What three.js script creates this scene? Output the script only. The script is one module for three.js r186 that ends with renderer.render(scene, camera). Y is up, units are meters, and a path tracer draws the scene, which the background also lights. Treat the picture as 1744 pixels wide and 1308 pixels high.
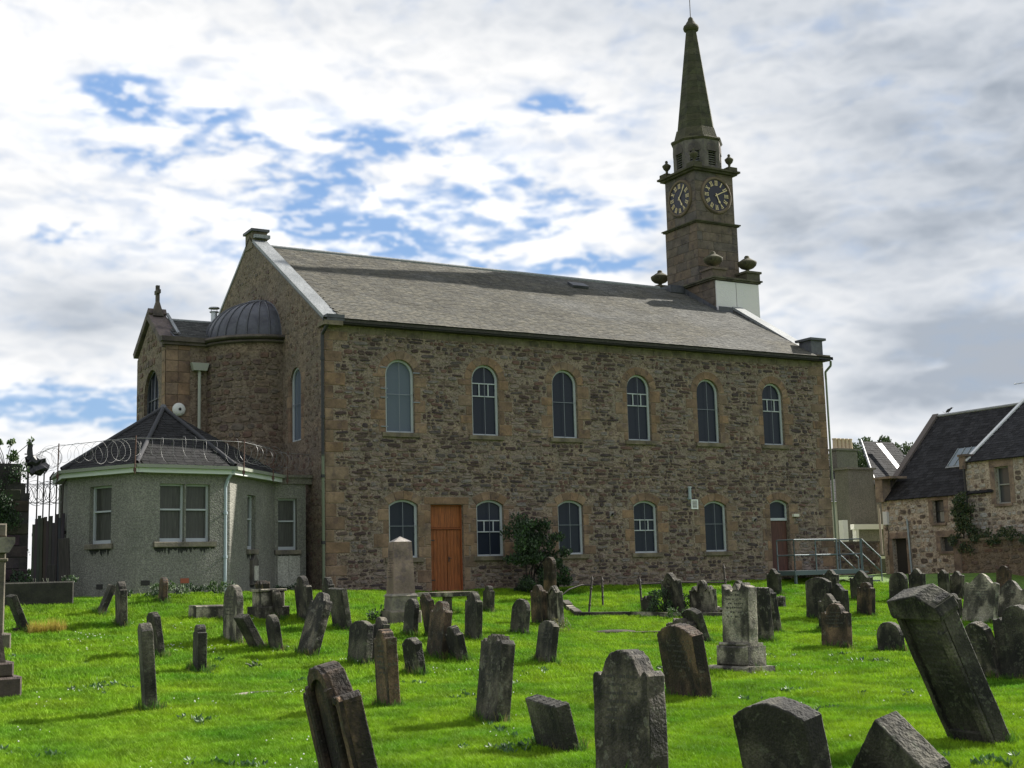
import * as THREE from 'three';
import { mergeGeometries } from 'three/addons/utils/BufferGeometryUtils.js';
import { FontLoader } from 'three/addons/loaders/FontLoader.js';
import { TextGeometry } from 'three/addons/geometries/TextGeometry.js';
import { createNoise2D, createNoise3D } from 'simplex-noise';

// ---------- camera, sun, exposure, sky ----------
const scene = new THREE.Scene();
const renderer = new THREE.WebGLRenderer({ antialias: true });
renderer.setSize(1024, 768);
renderer.toneMapping = THREE.LinearToneMapping;
renderer.toneMappingExposure = 2.25;
renderer.shadowMap.enabled = true;
const camera = new THREE.PerspectiveCamera(33.11, 1024 / 768, 0.3, 900);
camera.position.set(-14.711, 0.6, 36.693);
camera.rotation.order = 'YXZ';
camera.rotation.set(0.1438, -0.5274, -0.0270);

const SUN = new THREE.Vector3(0.829, 0.559, -0.100).normalize();
const sun = new THREE.DirectionalLight(new THREE.Color(1.0, 0.95, 0.86), 5.0);
sun.position.copy(SUN).multiplyScalar(80).add(new THREE.Vector3(5, 0, 8));
sun.target.position.set(5, 0, 8);
sun.castShadow = true;
sun.shadow.mapSize.set(4096, 4096);
Object.assign(sun.shadow.camera, { left: -45, right: 45, top: 45, bottom: -45, near: 1, far: 200 });
sun.shadow.radius = 1.3;
scene.add(sun, sun.target);

function mulberry(a) { return () => { a = (a + 0x6d2b79f5) | 0; let t = Math.imul(a ^ (a >>> 15), 1 | a); t = (t + Math.imul(t ^ (t >>> 7), 61 | t)) ^ t; return ((t ^ (t >>> 14)) >>> 0) / 4294967296; }; }
const rnd = mulberry(7);
const R = (a, b) => a + (b - a) * rnd();
const pick = (a) => a[Math.floor(rnd() * a.length)];
const n2 = createNoise2D(mulberry(11)), n3 = createNoise3D(mulberry(13));
const clamp = (x, a = 0, b = 1) => Math.min(b, Math.max(a, x));
const sm = (a, b, x) => { const t = clamp((x - a) / (b - a)); return t * t * (3 - 2 * t); };
const lerp = (a, b, t) => a + (b - a) * t;
const fbm3 = (x, y, z, o) => { let s = 0, a = 0.5; for (let i = 0; i < o; i++) { s += a * n3(x, y, z); x *= 2.03; y *= 2.03; z *= 2.03; a *= 0.5; } return s; };
const fbm2 = (x, y, o) => { let s = 0, a = 0.5; for (let i = 0; i < o; i++) { s += a * n2(x, y); x *= 2.03; y *= 2.03; a *= 0.5; } return s; };

{ // broken cloud: a computed sky of air, white cloud, grey cloud and blue gaps
  const SW = 4096, SH = 2048, data = new Float32Array(SW * SH * 4);
  // blue gaps: azimuth (degrees clockwise from north = -z), elevation, half sizes, strength
  const gaps = [[22.8, 16.0, 7.5, 3.2, .40], [30, 15.4, 4.0, 2.4, .42], [16, 18.6, 4.5, 1.8, .34], [33.5, 20.2, 2.6, 1.0, .3], [13.4, 20.3, 1.7, .8, .82], [16.2, 19.7, 2.4, .6, .72], [18.6, 19.2, 1.6, .5, .6], [20.6, 18.6, 1.6, .7, .65], [23.8, 19.0, 2.4, .5, .7], [25.6, 18.6, 2.4, .6, .75], [28.6, 19.4, 1.6, .5, .3], [10.6, 14.7, 1.3, .45, .8], [21.6, 17.1, 1.4, .55, .65], [23.0, 15.3, 3.2, 1.15, 1.15], [24.6, 16.0, 1.2, .8, .7], [27.2, 15.5, 2.2, .8, .8], [26.2, 14.4, 3.4, .8, 1.1], [29.6, 16.9, 1.7, .8, .75], [30.3, 15.0, 2.4, .8, .8], [32.7, 20.3, 1.3, .42, .78], [34.3, 20.9, .9, .4, .6], [33.4, 13.4, 2.4, .5, .7], [36.2, 15.4, .8, .9, .5], [11.5, 7.5, 4.2, .75, 1.35], [9.0, 8.1, 2, .5, .6], [15.2, 7.0, 1.6, .5, .6], [19.2, 13.4, 2.0, .6, .55]];
  const greys = [[50.8, 7.8, 4.8, 1.5, .92], [49, 9.8, 3.4, .9, .25], [51, 14, 12, 9, .26], [47, 23, 14, 4, .14], [26, 25, 14, 2.2, .16], [8.5, 13.5, 4, 5, .10], [45.5, 6.5, 2.4, .8, .22], [42.4, 14.6, 1.9, 1.5, .38], [52.5, 17, 7, 4.2, .40], [47, 13.0, 5.0, 1.5, .22], [45, 22.5, 9, 3.5, .22], [33, 24.6, 7, 1.6, .20], [12, 11.2, 4.2, 1.7, .46], [16.5, 11.9, 3.0, .9, .22], [38.3, 12.9, 1.4, 1.5, .34], [20, 24.2, 5, 1.2, .10], [16.5, 16.6, 3, .9, .10]];
  for (let j = 0; j < SH; j++) {
    const el = ((j + 0.5) / SH - 0.5) * Math.PI, e = el * 180 / Math.PI;
    for (let i = 0; i < SW; i++) {
      const at = (j * SW + i) * 4;
      if (e < 0) { data[at] = 0.11; data[at + 1] = 0.12; data[at + 2] = 0.12; data[at + 3] = 1; continue; }
      const th = ((i + 0.5) / SW - 0.5) * 2 * Math.PI, dx = Math.cos(th), dz = Math.sin(th);
      const az = Math.atan2(dx, -dz) * 180 / Math.PI, view = (1 - sm(26, 40, Math.abs(az - 30.2))) * (1 - sm(26, 36, e));
      if (!view && (i & 3 || j & 3)) { const from = ((j & ~3) * SW + (i & ~3)) * 4; for (let q = 0; q < 4; q++) data[at + q] = data[from + q]; continue; }
      const k = 1 + 0.8 * sm(20, 60, e), px = dx * 9 / k, pz = dz * 9 / k, py = e * 0.38 / k;
      const w1 = n3(px * 1.1, py * 1.1 + 7, pz * 1.1), w2 = n3(px * 2.7 + 3, py * 2.7, pz * 2.7);
      const qx = px + 0.10 * w1 + 0.04 * w2, qy = py + 0.08 * w1 - 0.03 * w2, qz = pz - 0.10 * w1;
      const f = fbm3(qx * 1.2, qy * 1.3, qz * 1.2, 8), low = n3(px * 0.33, py * 0.3 + 3, pz * 0.33), mid = fbm3(qx * 0.7, qy * 0.95 + 31, qz * 0.7, 6);
      const fine = fbm3(qx * 4.2 + 5, qy * 5.0, qz * 4.2, 5), puff = 1 - Math.abs(fbm3(qx * 1.9 + 11, qy * 2.3, qz * 1.9, 5)) * 2.2;
      let open = 0, dark = 0;
      if (view > 0) {
        for (const g of gaps) { const a = (az - g[0]) / g[2], b = (e - g[1]) / g[3], q = a * a + b * b; if (q < 9) open = Math.max(open, g[4] * Math.exp(-q * 0.7)); }
        for (const g of greys) { const a = (az - g[0]) / g[2], b = (e - g[1]) / g[3], q = a * a + b * b; if (q < 12) dark += g[4] * Math.exp(-q * 0.8); }
      }
      open = lerp(0.55 * sm(0.25, 0.6, low), open, view);
      dark = lerp(0.22 + 0.3 * sm(-0.2, 0.8, -low), dark, view);
      const o2 = open - (f * 1.15 + 0.3 * fine + 0.18 * (puff - .35)) * (0.25 + 0.75 * sm(0.05, 0.4, open));
      const wisp = sm(0.02, 0.42, fine * .8 + 0.35 * fbm3(qx * 2.2 - 8, qy * 5.5, qz * 2.2, 5) + .05);
      const m = (0.58 * sm(-0.10, 0.52, o2 - .04) + 0.36 * sm(0.22, 0.85, o2)) * (1 - 0.55 * wisp);
      const hz = Math.exp(-e / 9);
      const blue = [0.29 + 0.28 * hz, 0.57 + 0.30 * hz, 1.12];
      let b = 1.50 + 0.22 * mid + 0.15 * f + 0.04 * fine + 0.10 * (puff - .4) - dark * (1.0 + 0.8 * mid + .25 * f + .1 * fine);
      b = clamp(b, 0.40, 1.62);
      const t = clamp((1.42 - b) / 0.85), cl = [b * (1 - 0.25 * t), b * (1 - 0.135 * t), b * (1 + 0.03 * t)];
      for (let q = 0; q < 3; q++) data[at + q] = lerp(cl[q], blue[q], m) * 0.315;
      data[at + 3] = 1;
    }
  }
  const sky = new THREE.DataTexture(data, SW, SH, THREE.RGBAFormat, THREE.FloatType);
  sky.mapping = THREE.EquirectangularReflectionMapping; sky.magFilter = THREE.LinearFilter; sky.needsUpdate = true;
  scene.background = sky; scene.environment = sky;
}

// ---------- helpers ----------
const taken = new Map();
const numbered = (n) => { const k = taken.get(n) || 0; taken.set(n, k + 1); return k ? n + '_' + String(k).padStart(3, '0') : n; };
function tag(o, label, category, group) { o.userData.label = label; o.userData.category = category; if (group) o.userData.group = group; return o; }
function mesh(name, geo, mat, parent) { const m = new THREE.Mesh(Array.isArray(geo) ? merge(geo) : geo, mat); m.name = parent ? name : numbered(name); m.castShadow = m.receiveShadow = true; (parent || scene).add(m); return m; }
function thing(name, label, category, pos = [0, 0, 0], ry = 0, group) { const g = new THREE.Group(); g.name = numbered(name); g.position.set(...pos); g.rotation.y = ry; scene.add(g); return tag(g, label, category, group); }
function grp(name, parent, pos = [0, 0, 0], ry = 0) { const g = new THREE.Group(); g.name = name; g.position.set(...pos); g.rotation.y = ry; parent.add(g); return g; }
function structure(o) { o.userData.kind = 'structure'; return o; }
function stuff(o) { o.userData.kind = 'stuff'; return o; }
function boxUV(g, ox = 0, oy = 0) { // uv in metres, each face along its main axis
  const q = g.index ? g.toNonIndexed() : g, p = q.attributes.position, uv = new Float32Array(p.count * 2);
  const a = new THREE.Vector3(), b = new THREE.Vector3(), c = new THREE.Vector3();
  for (let i = 0; i < p.count; i += 3) {
    a.fromBufferAttribute(p, i); b.fromBufferAttribute(p, i + 1).sub(a); c.fromBufferAttribute(p, i + 2).sub(a); b.cross(c);
    const x = Math.abs(b.x), y = Math.abs(b.y), z = Math.abs(b.z);
    for (let k = 0; k < 3; k++) {
      const X = p.getX(i + k), Y = p.getY(i + k), Z = p.getZ(i + k);
      const u = x >= y && x >= z ? Z : X, v = y > x && y > z ? Z : Y;
      uv[(i + k) * 2] = u + ox; uv[(i + k) * 2 + 1] = v + oy;
    }
  }
  q.setAttribute('uv', new THREE.BufferAttribute(uv, 2));
  return q;
}
function merge(list) {
  const gs = list.map((g) => { const q = g.index ? g.toNonIndexed() : g; for (const k of Object.keys(q.attributes)) if (!['position', 'normal', 'uv', 'color'].includes(k)) q.deleteAttribute(k); if (!q.attributes.normal) q.computeVertexNormals(); return q; });
  return mergeGeometries(gs);
}
const box = (w, h, d, x = 0, y = 0, z = 0) => boxUV(new THREE.BoxGeometry(w, h, d).translate(x, y, z));
const span = (x0, x1, y0, y1, z0, z1) => box(x1 - x0, y1 - y0, z1 - z0, (x0 + x1) / 2, (y0 + y1) / 2, (z0 + z1) / 2);
function tri(verts, faces) { // flat-shaded polygons from vertex list and faces of 3 or 4+ corners
  const out = [];
  for (const f of faces) for (let i = 1; i < f.length - 1; i++) out.push(...verts[f[0]], ...verts[f[i]], ...verts[f[i + 1]]);
  const g = new THREE.BufferGeometry(); g.setAttribute('position', new THREE.BufferAttribute(new Float32Array(out), 3)); g.computeVertexNormals();
  return boxUV(g);
}
function plate(w, h, d, ch = 0.012) { // a dressed block: back at z=-d, front at z=0 with chamfered arrises
  const a = w / 2, b = h / 2, c = a - ch, e = b - ch;
  return tri([[-a, -b, -d], [a, -b, -d], [a, b, -d], [-a, b, -d], [-a, -b, -ch], [a, -b, -ch], [a, b, -ch], [-a, b, -ch], [-c, -e, 0], [c, -e, 0], [c, e, 0], [-c, e, 0]],
    [[8, 9, 10, 11], [4, 5, 9, 8], [5, 6, 10, 9], [6, 7, 11, 10], [7, 4, 8, 11], [0, 1, 5, 4], [1, 2, 6, 5], [2, 3, 7, 6], [3, 0, 4, 7]]);
}
function tube(points, r, seg = 8, steps = 0) {
  const c = points.length > 2 ? new THREE.CatmullRomCurve3(points.map((p) => new THREE.Vector3(...p)), false, 'catmullrom', 0.15) : new THREE.LineCurve3(new THREE.Vector3(...points[0]), new THREE.Vector3(...points[1]));
  return new THREE.TubeGeometry(c, steps || (points.length > 2 ? points.length * 6 : 1), r, seg, false);
}
function prism(pts, depth, bevel = 0) { // outline in x,y extruded from z=0 to z=depth
  const s = new THREE.Shape(pts.map((p) => new THREE.Vector2(p[0], p[1])));
  return new THREE.ExtrudeGeometry(s, { depth, bevelEnabled: bevel > 0, bevelThickness: bevel, bevelSize: bevel, bevelOffset: -bevel, bevelSegments: 2 });
}
const flat = (g) => { const q = g.index ? g.toNonIndexed() : g; q.deleteAttribute('normal'); q.computeVertexNormals(); return q; };
const lathe = (pts, seg = 20) => new THREE.LatheGeometry(pts.map((p) => new THREE.Vector2(p[0], p[1])), seg);
function tint(g, c) { const n = g.attributes.position.count, a = new Float32Array(n * 3); for (let i = 0; i < n; i++) { a[i * 3] = c[0]; a[i * 3 + 1] = c[1]; a[i * 3 + 2] = c[2]; } g.setAttribute('color', new THREE.BufferAttribute(a, 3)); return g; }

// ---------- textures and materials ----------
function hash(x, y, s) { let h = Math.imul(x, 374761393) + Math.imul(y, 668265263) + Math.imul(s, 974634777); h = Math.imul(h ^ (h >>> 13), 1274126177); return ((h ^ (h >>> 16)) >>> 0) / 4294967296; }
function tn(u, v, pu, pv, s) { // tiling value noise, u v in 0..1
  const x = u * pu, y = v * pv, i = Math.floor(x), j = Math.floor(y); let a = x - i, b = y - j; a = a * a * (3 - 2 * a); b = b * b * (3 - 2 * b);
  const w = (p, q) => hash(((i + p) % pu + pu) % pu, ((j + q) % pv + pv) % pv, s);
  return lerp(lerp(w(0, 0), w(1, 0), a), lerp(w(0, 1), w(1, 1), a), b);
}
function tf(u, v, pu, pv, s, o) { let t = 0, a = 0.5, n = 0; for (let k = 0; k < o; k++) { t += a * tn(u, v, pu, pv, s + k); n += a; a *= 0.5; pu *= 2; pv *= 2; } return t / n; }
function tex(n, f, metres, srgb = true) {
  const d = new Uint8Array(n * n * 4);
  for (let j = 0; j < n; j++) for (let i = 0; i < n; i++) { const c = f((i + 0.5) / n, (j + 0.5) / n), k = (j * n + i) * 4; const a = typeof c === 'number' ? [c, c, c] : c; for (let q = 0; q < 3; q++) d[k + q] = clamp(a[q]) * 255; d[k + 3] = 255; }
  const t = new THREE.DataTexture(d, n, n); t.wrapS = t.wrapT = THREE.RepeatWrapping; t.magFilter = THREE.LinearFilter; t.minFilter = THREE.LinearMipmapLinearFilter; t.generateMipmaps = true;
  if (srgb) t.colorSpace = THREE.SRGBColorSpace; t.repeat.set(1 / metres, 1 / metres); t.needsUpdate = true; return t;
}
const mix3 = (a, b, t) => [lerp(a[0], b[0], t), lerp(a[1], b[1], t), lerp(a[2], b[2], t)];
const T = {};
T.stone = tex(512, (u, v) => { const a = tf(u, v, 6, 6, 1, 6), b = tf(u, v, 40, 40, 9, 3), c = sm(.62, .72, tf(u, v, 9, 9, 21, 4)); const x = 0.55 + 0.42 * a + 0.16 * (b - .5); return [x - .1 * c, x - .1 * c, x - .06 * c]; }, 1.7);
T.stoneBump = tex(512, (u, v) => 0.6 * tf(u, v, 16, 16, 31, 5) + 0.4 * tf(u, v, 90, 90, 35, 2), 1.3, false);
T.mortar = tex(1024, (u, v) => { const a = tf(u, v, 5, 5, 41, 6), b = tf(u, v, 70, 70, 45, 3), c = sm(.5, .75, tf(u, v, 14, 20, 51, 4)); let q = mix3([.60, .585, .565], [.76, .71, .655], a * 1.2 - .1); q = mix3(q, [.50, .45, .40], c * .55); q = mix3(q, [.36, .31, .28], .6 * sm(.60, .70, tf(u, v, 54, 80, 57, 3))); return q.map((x) => x * (0.8 + 0.4 * b)); }, 2.9);
T.mortarBump = tex(1024, (u, v) => 0.6 * tf(u, v, 26, 40, 61, 4) + 0.4 * tf(u, v, 120, 120, 65, 2), 2.9, false);
T.harl = tex(512, (u, v) => { const a = tf(u, v, 4, 3, 71, 5), b = tf(u, v, 110, 110, 75, 2), s = tf(u, v, 30, 3, 79, 4); return mix3([.64, .64, .62], [.83, .82, .79], a * .7 + s * .3).map((x) => x * (0.72 + 0.5 * b)); }, 2.6);
T.harlBump = tex(512, (u, v) => tf(u, v, 100, 100, 81, 3), 2.6, false);
T.slate = tex(512, (u, v) => { const a = tf(u, v, 5, 5, 91, 5), b = tf(u, v, 60, 60, 95, 3), l = sm(.66, .74, tf(u, v, 22, 22, 99, 3)); return mix3([.6, .6, .6], [.85, .83, .78], a).map((x) => x * (0.8 + 0.35 * b) + .16 * l); }, 1.3);
T.grain = tex(512, (u, v) => 0.7 + 0.35 * (tf(u, v, 40, 3, 101, 4) - .5) + .15 * (tf(u, v, 90, 8, 107, 2) - .5), 0.9);
// weathered headstone: lichen patches, black grime with run marks, worn clean patches
function graveTex(s, base, grime, lichen, amount) {
  return tex(512, (u, v) => {
    const a = tf(u, v, 4, 3, s, 6), g = sm(.40, .68, .72 * tf(u, v, 5, 4, s + 5, 6) + .28 * tf(u, v, 16, 4, s + 13, 4)), f = tf(u, v, 70, 70, s + 9, 3);
    let q = mix3(base.map((x) => x * .8), base.map((x) => x * 1.75), sm(.2, .8, a)); q = mix3(q, grime, g * .8);
    const l = sm(.69 - amount, .75 - amount, .75 * tf(u, v, 13, 13, s + 17, 4) + .25 * tf(u, v, 60, 60, s + 19, 2)); q = mix3(q, lichen, l * .7);
    return q.map((x) => x * (0.72 + 0.56 * f));
  }, 1.45);
}
T.grave = [graveTex(201, [.38, .36, .32], [.13, .125, .12], [.66, .66, .60], .07), graveTex(241, [.42, .345, .275], [.15, .135, .12], [.56, .55, .49], .04), graveTex(281, [.34, .33, .29], [.12, .12, .11], [.52, .54, .46], .05), graveTex(321, [.56, .54, .49], [.24, .23, .21], [.70, .71, .65], .06)];
T.graveBump = tex(512, (u, v) => .5 * tf(u, v, 9, 9, 361, 5) + .5 * tf(u, v, 60, 60, 365, 3), 1.1, false);
T.turf = tex(1024, (u, v) => { const a = tf(u, v, 5, 5, 401, 5), b = tf(u, v, 120, 120, 405, 3), c = tf(u, v, 16, 16, 409, 4); return mix3([.27, .40, .06], [.42, .56, .13], a * .5 + c * .5).map((x) => x * (0.6 + 0.8 * b)); }, 3.1);
T.turfBump = tex(512, (u, v) => tf(u, v, 90, 90, 421, 3), 1.9, false);
const mat = (c, o = {}) => new THREE.MeshStandardMaterial({ color: Array.isArray(c) ? new THREE.Color().setRGB(...c) : new THREE.Color(c), roughness: 0.9, ...o });
const stoneMat = (c, o = {}) => mat(c, { map: T.stone, bumpMap: T.stoneBump, bumpScale: 0.012, ...o });
const M = {};
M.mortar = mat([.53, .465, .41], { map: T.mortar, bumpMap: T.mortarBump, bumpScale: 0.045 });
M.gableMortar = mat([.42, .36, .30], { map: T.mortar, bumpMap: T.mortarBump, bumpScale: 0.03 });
M.rubbleMix = stoneMat([1, 1, 1], { vertexColors: true });
const RUB = [[0.123, 0.078, 0.072], [0.151, 0.104, 0.087], [0.214, 0.151, 0.126], [0.166, 0.134, 0.129], [0.103, 0.074, 0.076], [0.365, 0.264, 0.211], [0.328, 0.282, 0.260], [0.246, 0.141, 0.115], [0.402, 0.316, 0.270]];
M.rub = RUB.map((c) => stoneMat(c));
const RUB2 = [[0.273, 0.196, 0.137], [0.233, 0.160, 0.115], [0.201, 0.153, 0.115], [0.289, 0.218, 0.161], [0.193, 0.130, 0.107], [0.241, 0.145, 0.107], [0.225, 0.181, 0.145]];
M.rub2 = RUB2.map((c) => stoneMat(c));
M.dressed = [[0.368, 0.233, 0.141], [0.329, 0.216, 0.141], [0.383, 0.261, 0.171], [0.298, 0.194, 0.130], [0.337, 0.237, 0.164]].map((c) => stoneMat(c));
M.sill = stoneMat([.26, .215, .15]);
M.frameWhite = mat([.40, .43, .45], { roughness: .55 });
M.glass = new THREE.MeshPhysicalMaterial({ color: new THREE.Color().setRGB(.017, .022, .036), roughness: .3, specularIntensity: .45 });
M.guard = mat([.088, .112, .15], { roughness: .6 });
M.wire = mat([.20, .22, .245], { roughness: .5, metalness: .4 });
M.lead = mat([.46, .49, .54], { map: T.harl, roughness: .55, metalness: .25 });
M.leadDark = mat([.12, .125, .145], { map: T.stone, roughness: .55 });
M.black = mat([.018, .018, .02], { roughness: .5 });
M.dark = mat([.03, .028, .026], { roughness: .9 });
M.orange = mat([.52, .155, .034], { map: T.grain, roughness: .7 });
M.redBrown = mat([.155, .058, .040], { map: T.grain, roughness: .7 });
M.iron = mat([.05, .04, .035], { roughness: .8 });
M.rust = mat([.085, .045, .035], { roughness: .9 });
M.galv = mat([.105, .135, .155], { roughness: .5, metalness: .3 });
M.pipeGrey = mat([.30, .36, .40], { roughness: .5 });
M.pipeGreen = mat([.13, .15, .10], { roughness: .6 });
M.harl = mat([.385, .385, .36], { map: T.harl, bumpMap: T.harlBump, bumpScale: .018 });
M.whiteHarl = mat([.66, .64, .635], { bumpMap: T.harlBump, bumpScale: .012 });
M.greyHarl = mat([.30, .285, .25], { map: T.harl, bumpMap: T.harlBump, bumpScale: .012 });
M.slateMix = new THREE.MeshPhysicalMaterial({ color: 0xffffff, map: T.slate, vertexColors: true, roughness: .9, specularIntensity: .35 });
M.timberDark = mat([.055, .05, .046], { map: T.grain, roughness: .9 });
M.grave = T.grave.map((t) => mat([.335, .326, .315], { map: t, bumpMap: T.graveBump, bumpScale: .02 }));

// ---------- ground ----------
function gh(x, z) {
  const zz = z - 3.2 * (1 - sm(-2, 4, x)), s = clamp(zz / 22);
  return -1.35 * (1 - (1 - s) ** 2) + 0.2 * Math.exp(-((x + 5.5) ** 2 / 45 + (z - 1.5) ** 2 / 14));
}
const bump = (x, z) => 0.035 * n2(x * 0.35, z * 0.35) + 0.018 * n2(x * 1.1 + 9, z * 1.1);
const groundY = (x, z) => gh(x, z) + bump(x, z);
{
  const lines = (a, b, step, far) => { const o = []; for (let v = -far; v < a; v += 25) o.push(v); for (let v = a; v < b; v += step) o.push(v); for (let v = b; v <= far; v += 25) o.push(v); return o; };
  const xs = lines(-26, 34, 0.4, 420), zs = lines(-10, 42, 0.4, 420), pos = [], uv = [], idx = [];
  for (const z of zs) for (const x of xs) { const near = Math.abs(x) < 60 && Math.abs(z) < 60; pos.push(x, near ? groundY(x, z) : gh(x, z), z); uv.push(x, z); }
  for (let j = 0; j < zs.length - 1; j++) for (let i = 0; i < xs.length - 1; i++) { const a = j * xs.length + i, b = a + xs.length; idx.push(a, b, a + 1, a + 1, b, b + 1); }
  const g = new THREE.BufferGeometry(); g.setAttribute('position', new THREE.BufferAttribute(new Float32Array(pos), 3)); g.setAttribute('uv', new THREE.BufferAttribute(new Float32Array(uv), 2)); g.setIndex(idx); g.computeVertexNormals();
  structure(mesh('lawn_ground', g, mat([.70, .72, .42], { map: T.turf, bumpMap: T.turfBump, bumpScale: .03 })));
}

// ---------- masonry and slating ----------
const EYE = camera.position;
const unitStones = []; // irregular rubble faces, one metre square, base at z=0
for (let k = 0; k < 9; k++) {
  const n = 8, pos = [], idx = [];
  for (let r = 0; r < 2; r++) for (let i = 0; i < n; i++) {
    const t = (i + R(-.22, .22)) / n * 2 * Math.PI, c = Math.cos(t), s = Math.sin(t), e = 4.5, q = (Math.abs(c) ** e + Math.abs(s) ** e) ** (-1 / e) * R(.84, 1.06) * (r ? .84 : 1) * .5;
    pos.push(c * q, s * q, r ? R(.75, 1) : -.6);
  }
  pos.push(R(-.1, .1), R(-.1, .1), R(.9, 1.1));
  for (let i = 0; i < n; i++) { const j = (i + 1) % n; idx.push(i, j, n + j, i, n + j, n + i, n + i, n + j, 2 * n); }
  const g = new THREE.BufferGeometry(); g.setAttribute('position', new THREE.BufferAttribute(new Float32Array(pos), 3)); g.setIndex(idx);
  const q = g.toNonIndexed(); q.computeVertexNormals(); unitStones.push(boxUV(q, R(0, 9), R(0, 9)));
}
// lay rubble over a u,v rectangle; at(u,v) gives [position, rotation-y, tilt-x]; blocked(u0,u1,v0,v1) keeps openings and dressings clear
function rubble(parent, at, U0, U1, V0, V1, blocked, o) {
  const list = [];
  let v = V0;
  while (v < V1 - .05) {
    const h = Math.min(R(o.h[0], o.h[1]), V1 - v); let u = U0 + R(0, .1);
    while (u < U1 - .06) {
      let w = o.w[0] + (o.w[1] - o.w[0]) * rnd() ** 1.9; if (u + w > U1) w = U1 - u;
      if (w < .06) break;
      if (blocked(u, u + w, v, v + h)) { u += .05; continue; }
      if (rnd() > o.bare) { const hh = h * R(.62, 1.02), vv = v + h / 2 + R(-.2, .2) * (h - hh + .02); list.push([u + w / 2, vv, w, hh, rnd()]); }
      u += w + R(o.gap[0], o.gap[1]);
    }
    v += h * R(.92, 1.0) + o.gap[0] * .5;
  }
  const pal = o.palette, mats = o.mats, m4 = new THREE.Matrix4(), e = new THREE.Euler(), qn = new THREE.Quaternion();
  const items = list.map(([u, vv, w, h, r]) => { const [p, ry, rx] = at(u, vv); return { p, ry, rx: rx || 0, w, h, r, show: w * h / (EYE.distanceToSquared(new THREE.Vector3(...p)) + 1), k: o.colour ? o.colour(u, vv) : Math.floor(rnd() * pal.length), g: Math.floor(rnd() * 9), d: o.proud * R(.5, 1.3), tw: R(-.12, .12) }; });
  items.sort((a, b) => b.show - a.show);
  const rest = [];
  items.forEach((s, i) => {
    if (i < o.parts) {
      const m = mesh(o.name, unitStones[s.g], mats[s.k], parent); m.position.set(...s.p); m.rotation.set(s.rx, s.ry, s.tw, 'YXZ'); m.scale.set(s.w, s.h, s.d);
    } else {
      e.set(s.rx, s.ry, s.tw, 'YXZ'); qn.setFromEuler(e); m4.compose(new THREE.Vector3(...s.p), qn, new THREE.Vector3(s.w, s.h, s.d));
      const c = pal[s.k], f = .85 + .3 * s.r; rest.push(tint(unitStones[s.g].clone().applyMatrix4(m4), [c[0] * f, c[1] * f, c[2] * f]));
    }
  });
  if (rest.length) stuff(mesh(o.restName || 'rubble_masonry', rest, M.rubbleMix, parent));
}
const slateUnit = tri([[-.5, 0, 0], [.5, 0, 0], [.5, 1, -.6], [-.5, 1, -.6], [-.5, 0, 1], [.5, 0, 1], [.5, 1, .2], [-.5, 1, .2]], [[4, 5, 6, 7], [0, 1, 5, 4], [1, 2, 6, 5], [3, 0, 4, 7]]);
// slates over a sloping facet: origin at its lower left, u along the eave, v up the slope; inside(u,v) clips
function slating(parent, origin, uDir, vDir, U, V, o) {
  const X = new THREE.Vector3(...uDir).normalize(), Y = new THREE.Vector3(...vDir).normalize(), Z = X.clone().cross(Y), O = new THREE.Vector3(...origin);
  const basis = new THREE.Matrix4().makeBasis(X, Y, Z), q0 = new THREE.Quaternion().setFromRotationMatrix(basis), items = [];
  let row = 0;
  for (let v = 0; v < V; v += o.gauge, row++) {
    let u = -(row % 2) * o.width * .5 - R(0, .06);
    while (u < U) {
      const w = o.width * R(.78, 1.2), c = u + w / 2; u += w + .008;
      if (c < 0 || c > U || (o.inside && !o.inside(c, v + o.gauge * .5))) continue;
      const p = O.clone().addScaledVector(X, c).addScaledVector(Y, v + R(-.012, .012)).addScaledVector(Z, .012);
      const ww = Math.min(w, 2 * c, 2 * (U - c));
      items.push({ p, w: ww, h: Math.min(o.gauge * 1.45, V - v), t: R(.008, .016), a: R(-.022, .022), col: o.colour(c, v), d: EYE.distanceToSquared(p) });
    }
  }
  items.sort((a, b) => a.d - b.d);
  const rest = [], m4 = new THREE.Matrix4(), q = new THREE.Quaternion(), tw = new THREE.Quaternion(), zz = new THREE.Vector3(0, 0, 1);
  items.forEach((s, i) => {
    q.copy(q0).multiply(tw.setFromAxisAngle(zz, s.a));
    if (i < (o.parts || 0)) { const k = Math.floor(rnd() * o.mats.length), m = mesh('slate', slateUnit, o.mats[k], parent); m.position.copy(s.p); m.quaternion.copy(q); m.scale.set(s.w, s.h, s.t); }
    else { m4.compose(s.p, q, new THREE.Vector3(s.w, s.h, s.t)); const g = slateUnit.clone().applyMatrix4(m4), uv = g.attributes.uv, ox = R(0, 9), oy = R(0, 9); for (let k = 0; k < uv.count; k++) uv.setXY(k, uv.getX(k) + ox, uv.getY(k) + oy); rest.push(tint(g, s.col)); }
  });
  if (rest.length) stuff(mesh('slate_courses', rest, M.slateMix, parent));
}
const flatRect = (x0, x1, y0, y1) => (a, b, c, d) => a < x1 && b > x0 && c < y1 && d > y0;

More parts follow.
